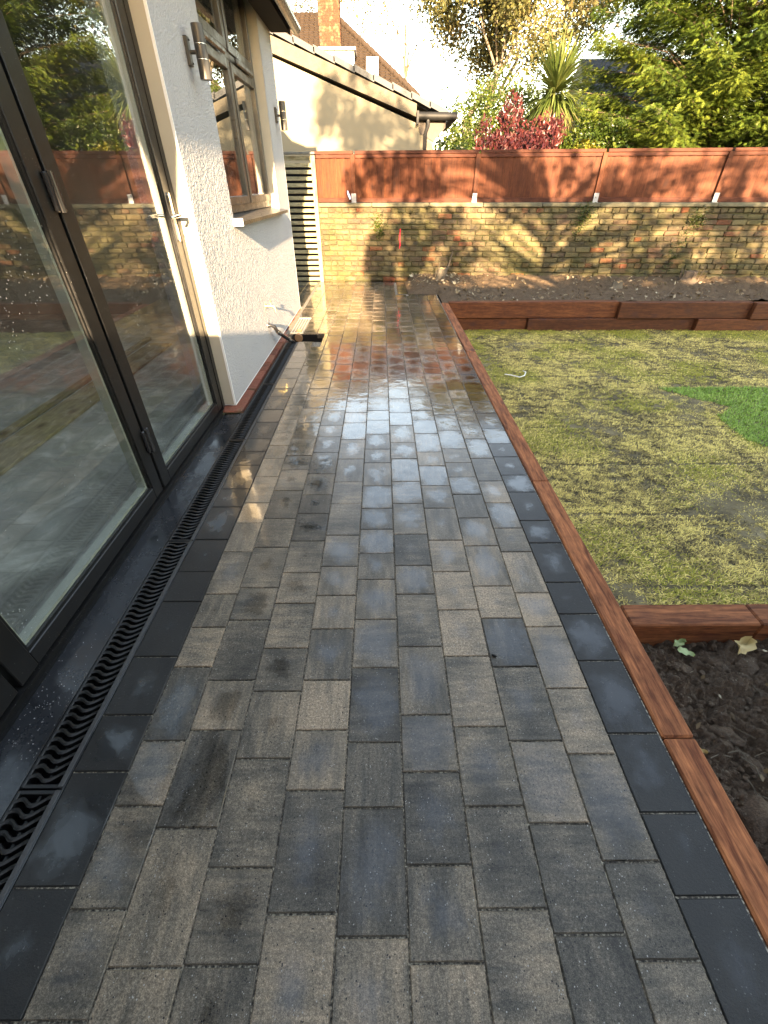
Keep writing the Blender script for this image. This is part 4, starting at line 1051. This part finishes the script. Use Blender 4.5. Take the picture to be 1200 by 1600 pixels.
# white dormer and skylight
dm = MB(); dm.box(-2.55, -1.02, 22.9, 25.5, 4.75, 5.30); dmo = put(dm, 'dormer', WHITE, bh)
DG = simple('sky_reflecting_pane', (.10, .13, .16), .08, .6)
for a, b in ((-2.42, -2.05), (-2.0, -1.62), (-1.45, -1.15)):
    m = MB(); m.box(a, b, 22.885, 22.898, 4.84, 5.2); m.build('dormer_window', DG, dmo)
m = MB(); m.box(-2.65, -.95, 22.8, 25.5, 5.30, 5.37); m.build('dormer_roof', WHITE, dmo)
sk = MB(); P = [(-.58, 22.9, 4.62), (-.12, 22.9, 4.62), (-.12, 23.7, 5.15), (-.58, 23.7, 5.15)]
sk.add([Vector(p) + Vector((0, 0, .12)) for p in P] + [Vector(p) for p in P], [(0, 1, 2, 3), (0, 4, 5, 1), (1, 5, 6, 2), (2, 6, 7, 3), (3, 7, 4, 0)]); put(sk, 'skylight', WHITE, bh)
gh = thing('grey_roofed_house', 'distant grey pitched roof showing between palm and conifer', 'house', (15, 34, -.6))
mb = MB(); mb.box(12.3, 20, 34.3, 40, -.6, 4.2); put(mb, 'wall', CREAM, gh)
mb = MB(); mb.prism([(34, 4.2), (40.3, 4.2), (37.2, 7.4)], 0, 12.1, 20.3); put(mb, 'roof', SLATE, gh)

# ---------------------------------------------------------------- planting beyond the fence
# big conifer: drooping sprays at branch ends
def conifer(name, label, base, h, rad, nb, nf, seed, zmin=.6, size=.16, Cb=0, group=None):
    random.seed(seed); r2 = np.random.default_rng(seed)
    t = thing(name, label, 'tree', base, group); b = np.array(base)
    tr = MB(); tr.tube([base, (base[0], base[1], base[2] + h * .6), (base[0], base[1], base[2] + h)], [.22, .12, .02], 8, cap=False); put(tr, 'trunk', BARK, t)
    br = MB(); P = []; D = []; S = []; Cc = []
    for k in range(nb):
        u = (k + r2.random()) / nb; z = zmin + (h - zmin) * u ** 1.15; R_ = rad * (1 - (z / h) ** 1.7) * (.72 + .5 * r2.random()) + .1
        a = k * 2.399 + r2.normal(0, .3); dx, dy = math.cos(a), math.sin(a)
        end = b + np.array([dx * R_, dy * R_, z + R_ * .10]); root = b + np.array([0, 0, z - R_ * .25])
        mid = (end + root) / 2 + np.array([0, 0, R_ * .12])
        br.tube([root, mid, end], [.035, .02, .006], 4, cap=False)
        tone = r2.random()
        m = int(nf * (.5 + R_ / rad))
        w = r2.random(m) ** .55; side = r2.normal(0, .20 + .16 * R_ / 2.5, m) * (1.15 - w * .6)
        p = root[None] * (1 - w[:, None]) ** 2 + 2 * mid[None] * (w * (1 - w))[:, None] + end[None] * (w ** 2)[:, None]
        p = p + side[:, None] * np.array([[-dy, dx, 0]]) + r2.normal(size=(m, 3)) * np.array([.07, .07, .10]); p[:, 2] -= np.abs(side) * .35
        d = np.array([[dx, dy, -.35]]) * .9 + side[:, None] * np.array([[-dy, dx, 0]]) * 2.2 + r2.normal(size=(m, 3)) * .30
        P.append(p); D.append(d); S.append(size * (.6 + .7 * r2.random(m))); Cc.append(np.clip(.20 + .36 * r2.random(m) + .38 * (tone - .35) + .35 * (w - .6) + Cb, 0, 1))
    P = np.concatenate(P); D = np.concatenate(D); S = np.concatenate(S); Cc = np.concatenate(Cc)
    D /= np.linalg.norm(D, axis=1)[:, None]
    q = np.cross(D, np.array([[0, 0, 1.]]) + r2.normal(size=D.shape) * .35); q /= np.linalg.norm(q, axis=1)[:, None]
    # frond: a tapering spine with paired side shoots, 7 narrow triangles
    tri = []
    tri.append((P - q * S[:, None] * .06, P + q * S[:, None] * .06, P + D * S[:, None]))
    for f, L, sg in ((.15, .42, 1), (.15, .42, -1), (.38, .36, 1), (.38, .36, -1), (.6, .26, 1), (.6, .26, -1)):
        o = P + D * S[:, None] * f; e = o + (q * sg * .75 + D * .55) * S[:, None] * L
        e[:, 2] -= S * .05; tri.append((o - D * S[:, None] * .08, o + D * S[:, None] * .10, e))
    V = np.concatenate([np.stack(x, 1).reshape(-1, 3) for x in tri]); F = np.arange(len(V)).reshape(-1, 3); n = len(P)
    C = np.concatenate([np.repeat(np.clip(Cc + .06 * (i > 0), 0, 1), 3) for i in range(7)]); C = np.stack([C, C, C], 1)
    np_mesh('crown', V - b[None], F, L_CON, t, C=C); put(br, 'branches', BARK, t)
    return t
conifer('conifer_tree', 'large bright green conifer towering over the right end of the fence', (12.9, 22.5, -.6), 19, 5.2, 560, 420, 3, Cb=.16, size=.24)
conifer('conifer_tree', 'darker green conifer behind the bright one at the right edge', (18.5, 22.0, -.6), 17, 5.0, 420, 300, 4, Cb=-.04, size=.25)
conifer('conifer_tree', 'tall dark conifer mirrored in the left door pane', (24, 18.6, -.6), 15, 4.6, 220, 170, 5, Cb=-.02, size=.30)
conifer('conifer_tree', 'small dark green conifer low behind the fence below the big one', (14.8, 18.6, -.6), 6.4, 2.4, 200, 170, 6, Cb=-.08, size=.20)
# palm-like cordyline
cp = thing('cordyline_palm', 'cabbage palm with a mop of sword leaves behind the fence', 'palm', (6.08, 20.28, -.6))
mb = MB(); mb.tube([(6.08, 20.28, -.6), (6.05, 20.28, 1.07), (5.89, 20.28, 3.70)], [.19, .165, .145], 10); put(mb, 'trunk', BARKPALE, cp)
V = []; F = []; C = []
random.seed(12)
for k in range(1000):
    el = math.asin(random.uniform(-.95, .98)); az = random.uniform(0, 2 * math.pi); L = random.uniform(.98, 1.37) * (1 if el > -.3 else .8)
    d = Vector((math.cos(az) * math.cos(el), math.sin(az) * math.cos(el), math.sin(el))); p = Vector((5.91, 20.28, 3.72 + .20 * math.sin(el))); side = d.cross(Vector((0, 0, 1))).normalized()
    w = .041; o = len(V); droop = random.uniform(.15, .8) * (1 - max(0, math.sin(el)) * .75)
    tone = random.uniform(.25, 1) if el > -.25 else random.uniform(0, .19)
    q = p + d * .137
    for i in range(7):
        t = i / 6; ww = w * (1 - t) ** .6 * (.55 + min(1, t * 4) * .45) + .001
        V += [tuple(q - side * ww), tuple(q + side * ww)]; C += [(tone,) * 3] * 2
        d = (d + Vector((0, 0, -droop * .30))).normalized(); q = q + d * L / 6
    for i in range(6): F.append((o + 2 * i, o + 2 * i + 1, o + 2 * i + 3, o + 2 * i + 2))
np_mesh('sword_leaves', np.array(V) - np.array(cp.location), F, L_CORD, cp, C=C)
bush('photinia_shrub', 'crimson leaved shrub rising above the fence beside the palm', 'shrub', [(4.25, 19.01, 2.82, 0.43, 0.82), (3.35, 18.91, 2.47, 0.27, 0.58), (5.36, 18.91, 2.43, 0.58, 0.62), (4.48, 19.11, 2.04, 1.21, 0.68), (5.75, 19.11, 2.63, 0.31, 0.49)], 5200, 0.149, L_RED, .42, (0, 0, .9), .8, base=(4.68, 19.11, -.6), stems=12)
bush('laurel_shrub', 'bright yellow green shrub right of the cream gable', 'shrub', [(3.76, 22.79, 2.87, 1.12, 1.61), (4.84, 23.43, 3.19, 1.18, 1.55), (3.12, 22.36, 1.9, 0.75, 0.97), (5.91, 24.08, 2.98, 1.07, 1.72)], 16000, 0.120, L_LAUREL, .5, base=(4.08, 23.00, -.6), Cbias=.1)
bush('green_shrub', 'mid green shrub between palm and conifer behind the fence', 'shrub', [(7.31, 21.84, 2.63, 1.07, 1.07), (8.38, 21.25, 2.24, 1.17, 1.17), (6.63, 22.23, 2.24, 0.97, 1.17)], 12000, 0.123, L_LAUREL, .5, base=(7.60, 21.64, -.6), Cbias=-.08)
bush('low_green_shrub', 'low bright green shrub against the right end of the cream gable', 'shrub', [(1.35, 9.9, 1.55, .33, .33), (1.75, 9.9, 1.5, .3, .3)], 5000, .055, L_LAUREL, .5, base=(1.5, 9.9, -.6), Cbias=.12)
bush('yellow_shrub', 'small yellow leaved shrub just over the fence right of the palm', 'shrub', [(7.59, 20.9, 2.18, 0.48, 0.48), (8.25, 21.01, 2.09, 0.33, 0.33)], 1500, 0.119, L_YEL, .5, base=(7.70, 20.90, -.6), stems=5)
bush('dark_hedge', 'dark evergreen hedge filling the gap low behind the fence', 'hedge', [(x, 24.8 + random.uniform(-.6, .6), 1.26, 1.6, 2.0 + random.uniform(0, .7)) for x in np.arange(3.0, 28, 1.7)], 30000, .135, L_LAUREL, .5, base=(12, 24.8, -.6), Cbias=-.22)
bush('far_hedge', 'far bank of bushes closing the view behind the houses', 'hedge', [(x, 46 + random.uniform(-1, 1), 1.5, 2.8, 4.0 + random.uniform(0, 1.2)) for x in np.arange(-14, 60, 2.6)], 50000, .3, L_LAUREL, .6, base=(8, 46, -.6), Cbias=-.1, stems=4)
# deciduous trees
tree('autumn_tree', 'tall autumn tree with sparse yellow leaves right of the brown roof', (4.6, 29, -.6), 17, .42, 7, L_AUT, 60000, .15, .62, .10, bark=BARKPALE, csp=.45, seed=1, group='autumn trees beyond the gardens', trunk_frac=.27)
tree('autumn_tree', 'autumn tree with pale bare upper branches behind the palm', (8.2, 34, -.6), 20, .45, 7, L_AUT, 26000, .15, .60, .14, bark=BARKPALE, csp=.5, seed=2, group='autumn trees beyond the gardens', trunk_frac=.27)
tree('bare_tree', 'bare branching tree against the sky right of the chimney', (-.2, 33, -.6), 19, .55, 8, L_AUT, 6000, .13, .60, .14, bark=BARK, csp=.4, seed=3, trunk_frac=.27)
tree('autumn_tree', 'thin yellow leaved tree behind the chimney at the left', (-4.8, 35, -.6), 18, .45, 7, L_AUT, 24000, .13, .60, .12, bark=BARKPALE, csp=.5, seed=5, group='autumn trees beyond the gardens', trunk_frac=.27)
tree('autumn_tree', 'small rusty leaved tree left of the conifer', (13.2, 42, -.6), 15, .3, 6, L_AUT, 9000, .12, .62, .1, bark=BARKPALE, csp=.35, seed=6, group='autumn trees beyond the gardens', trunk_frac=.3)

# ---------------------------------------------------------------- behind the camera: inferred fence, an added block and a tree shade the garden
bf = thing('back_fence', 'brown close boarded fence behind the viewpoint shading the garden', 'fence', (4, -3, -.6))
mb = MB(); mb.box(-1.16, .70, -3.03, -3.0, -.6, 2.03); put(mb, 'panel', FENCE, bf)
mb = MB(); mb.box(-1.16, .70, -3.06, -2.97, 2.031, 2.06); put(mb, 'rail', FENCEX, bf)
sh = thing('shade_block', 'added unseen block behind the viewpoint shading lawn and raised bed', 'blocker', (7, -4, -.6))  # unseen block, added so its shadow covers lawn and raised bed
mb = MB(); mb.box(.72, 14, -6, -3.1, -.6, 2.55); put(mb, 'wall', FENCE, sh)
mb = MB(); mb.box(.70, 14.1, -6.1, -3.02, 2.551, 2.72); put(mb, 'roof', SLATE, sh)

# branches of the shade tree: clumps sit where their shade falls in the photograph
SD = np.array(SUN_TRAVEL)
def shade_tree(name, label, base, dist, rects, mat):
    t = thing(name, label, 'tree', base); ps = []; wa = np.array(WA); wd = np.array(WD)
    tips = []
    for (s, z, rs, rz, n) in rects:
        c = wa + wd * s + np.array([0, 0, z]); c = c - SD * (dist + random.uniform(-1.2, 1.2)); tips.append(c)
        q = np.clip(rng.normal(size=(n, 3)), -1.35, 1.35); ps.append(c[None] + q * np.array([[rs, .5, rz]]))
    P = np.concatenate(ps); leaves('crown', P, .11 * (.7 + .7 * rng.random(len(P))), mat, t, .65)
    tr = MB(); b = Vector(base); top = b + Vector((0, 0, 7)); top = b + Vector((0, 0, 4.2)); tr.tube([b, b + Vector((.1, 0, 2.4)), top], [.13, .10, .05], 8, cap=False); put(tr, 'trunk', BARK, t)
    br = MB()
    for c in tips:
        c = Vector(c); s0 = Vector((b.x, b.y, max(2.0, min(4.2, c.z - .7 - b.z)) + b.z)); br.tube([s0, (s0 + c) / 2 + Vector((0, 0, .25)), c], [.03, .018, .006], 5, cap=False)
    put(br, 'branches', BARK, t)
random.seed(77)
rects = []
# (s along the wall, height, spread, spread, leaves)
def add(s0, s1, z0, z1, n, dens): 
    for k in range(n): rects.append((random.uniform(s0, s1), random.uniform(z0, z1), random.uniform(.07, .17), random.uniform(.05, .13), int(dens * 1.1)))
add(.9, 2.5, -.3, .45, 14, 110); add(1.3, 2.3, .5, 1.0, 8, 80); add(1.0, 2.5, 1.2, 1.75, 6, 60)
add(2.9, 4.4, 1.2, 1.75, 6, 60); add(2.8, 7.6, .95, 1.2, 12, 45); add(3.2, 5.6, .15, .8, 9, 35); add(5.3, 9.5, -.4, 1.0, 44, 100); add(4.5, 9, 1.2, 1.75, 16, 55)
add(.3, 2.0, 2.0, 3.3, 16, 60); add(1.2, 2.8, 1.9, 3.0, 8, 60); add(.15, 1.3, 2.6, 3.55, 16, 60); add(.65, 1.5, 1.15, 1.75, 4, 60)
shade_tree('shade_tree', 'leafy tree behind the viewpoint casting dappled shade on the wall', (3.4, -2.3, -.6), 11.2, rects, L_AUT)

# ---------------------------------------------------------------- stumps and debris on the far bed
def stump(label, x, y, z, r, h, mat, cut=CUTWOOD, lean=(0, 0), spikes=0, seed=1):
    random.seed(seed); t = thing('tree_stump', label, 'stump', (x, y, z)); mb = MB()
    n = 12; prof = [(1.7, -.06), (1.2, .12), (.95, .45), (.9, 1.0)]; vs = []; fs = []
    for a, (k, f) in enumerate(prof):
        for i in range(n):
            an = 2 * math.pi * i / n; rr = r * k * (1 + .22 * math.sin(an * 3 + seed) + random.uniform(-.1, .1))
            vs.append((x + rr * math.cos(an) + lean[0] * f, y + rr * math.sin(an) * .8 + lean[1] * f, z + h * f + (random.uniform(-.015, .02) if a == 3 else 0)))
    for a in range(3):
        for i in range(n): fs.append((a * n + i, a * n + (i + 1) % n, (a + 1) * n + (i + 1) % n, (a + 1) * n + i))
    mb.add(vs, fs); put(mb, 'bark', mat, t)
    m2 = MB(); m2.add(vs[36:], [tuple(range(12))]); put(m2, 'cut_face', cut, t)
    if spikes:
        m3 = MB()
        for k in range(spikes):
            a = random.uniform(0, 6.3); q = random.uniform(.3, 1.4) * r
            m3.tube([(x + q * math.cos(a), y + q * math.sin(a) * .6, z - .02), (x + q * 1.2 * math.cos(a) + random.uniform(-.03, .05), y + q * math.sin(a), z + h * random.uniform(.6, 1.5))], [.014, .004], 5)
        put(m3, 'splintered_shoots', mat, t)
    return t
stump('ragged pale stump with a stick leaning out of it at the paving corner', .92, 8.10, .03, .075, .20, BARKPALE, lean=(.03, 0), spikes=5, seed=2)
stump('small freshly cut pale stump in the middle of the far bed', 3.62, 7.45, .03, .075, .10, BARKPALE, seed=3, spikes=2)
stump('dark splintered rooty stump near the wall at the right', 4.92, 7.78, .06, .10, .17, BARK, BARK, spikes=14, seed=4)
def stick(label, pts, r, mat=BARK):
    mb = MB(); mb.tube(pts, r, 6); tag(mb.build('stick', mat), label, 'stick')
stick('brown stick leaning up against the wall beside the ragged stump', [(.98, 8.05, .06), (1.08, 8.2, .28), (1.14, 8.30, .46)], [.016, .013, .008])
stick('thin dark stick poking up just behind the raised bed wall', [(2.83, 6.95, .02), (2.86, 6.95, .12), (2.87, 6.95, .19)], [.007, .005, .003])
stick('crooked dark stick poking up right of the pale cut stump', [(4.0, 6.75, .02), (4.07, 6.76, .09), (4.13, 6.78, .17)], [.014, .010, .005])
stick('short dark twig poking up left of the rooty stump', [(4.25, 6.82, .02), (4.33, 6.83, .07), (4.37, 6.84, .11)], [.009, .007, .003])
ll = []
P = np.stack([.9 + rng.random(700) * 5.6, 6.74 + 1.6 * rng.random(700) ** 1.2, np.zeros(700)], 1)
keep = vnoise(P[:, 0], P[:, 1], 2.2, 31) > .38; P = P[keep]; P = P[P[:, 1] < 8.5 - .0875 * (P[:, 0] + 1.14)]
P = np.concatenate([P, np.stack([.42 + .9 * rng.random(170), 7.7 + .6 * rng.random(170), np.zeros(170)], 1)])
P[:, 2] = h_far(P[:, 0][None], P[:, 1][None])[0] + .008
leaves('leaf_litter', P, .03 + .05 * rng.random(len(P)), L_DEAD, None, .55, up=(0, 0, .0), jit=1, kind='stuff', label='dead leaves and chippings on the far bed')
random.seed(9); deb = MB()
for k in range(160):
    x = random.uniform(.5, 6); y = random.uniform(6.8, 8.0)
    if x < .9: y = random.uniform(7.5, 8.3)
    lump(deb, (x, y, .03 + .09 * max(0, (y - 6.9) / 1.4) ** 1.6), random.uniform(.008, .03), .6, 1)
deb.build('rubble', SOILDRY, kind='stuff', label='stones and clods scattered over the far bed')

random.seed(31)
lf = []
for k in range(46):
    x = random.uniform(.92, 1.75); y = random.uniform(.15, 1.0); lf.append((x, y, -.062 + random.uniform(-.012, .006)))
leaves('bed_litter', np.array(lf), .012 + .02 * rng.random(len(lf)), L_DEAD, None, .5, up=(0, 0, 0), jit=1, kind='stuff', label='bark chips and leaf scraps on the near soil')
pb_ = MB()
for k in range(60):
    lump(pb_, (random.uniform(.92, 1.7), random.uniform(.1, 1.0), -.075), random.uniform(.004, .013), .7, 2)
pb_.build('pebbles', SOILDRY, kind='stuff', label='small pale stones in the near soil')
# things on the lawn, path and near bed
WIRE = simple('white_cable', (.75, .72, .65), .5, .3)
mb = MB(); z = LAWN_Z + .03
mb.tube([(1.30, 4.66, z), (1.36, 4.60, z + .01), (1.44, 4.57, z), (1.50, 4.60, z + .005), (1.54, 4.70, z + .01), (1.53, 4.76, z)], .0065, 6)
tag(mb.build('cable_offcut', WIRE), 'curled white cable offcut lying on the lawn near the timber edge', 'cable')
def bigleaf(label, x, y, z, L, W, mat, rz, curl=.02, tone=.5):
    mb = MB(); n = 8; vs = []; fs = []
    for i in range(n + 1):
        t = i / n; w = W * math.sin(math.pi * min(1, t * .96 + .04)) ** .7 * (1 + .25 * math.sin(t * 17))
        for k in (-1, -.5, 0, .5, 1):
            u = (t - .5) * L; v = k * w / 2; h = curl * (k * k) + curl * .8 * math.sin(t * 5 + k * 2) + .004
            vs.append((x + u * math.cos(rz) - v * math.sin(rz), y + u * math.sin(rz) + v * math.cos(rz), z + h))
    for i in range(n):
        for k in range(4): a = i * 5 + k; fs.append((a, a + 1, a + 6, a + 5))
    mb.add(vs, fs, (tone,) * 3, True); tag(mb.build('fallen_leaf', mat), label, 'leaf')
L_PALE = mat_leaf('pale_green_fallen_leaf', [(0, (.28, .36, .16)), (1, (.36, .45, .22))], .2)
L_TAN = mat_leaf('tan_fallen_leaf', [(0, (.42, .30, .13)), (1, (.6, .46, .22))], .2)
bigleaf('pale green fallen leaf on the dark soil near the cross sleeper', 1.075, .945, -.055, .055, .035, L_PALE, -.6, .006)
bigleaf('grey green crumpled leaf just behind the pale green one', 1.07, .985, -.055, .05, .03, L_PALE, .3, .012, 0)
bigleaf('large curled tan leaf on the soil at the right edge', 1.30, .965, -.05, .09, .055, L_TAN, .6, .02)
bigleaf('small brown leaf by the timber board on the soil', .925, .60, -.06, .04, .02, L_TAN, -.4, .006, 0)
def rock(label, x, y, z, r, sq, seed):
    random.seed(seed); mb = MB(); lump(mb, (x, y, z), r, sq, 3); [mb.sm.__setitem__(i, False) for i in range(len(mb.sm))]
    tag(mb.build('stone', SOIL), label, 'stone')
rock('large dark soil crusted stone beside the timber at the lower right', 1.01, .44, -.10, .062, .7, 21)
rock('flat dark stone half buried in the middle of the soil bed', 1.06, .66, -.085, .04, .5, 22)
mb = MB(); mb.tube([(.335, .905, .004), (.342, .899, .006), (.350, .897, .004)], [.003, .0045, .002], 6)
tag(mb.build('twig', BLACK), 'tiny dark twig lying on a grey paver right of centre', 'twig')
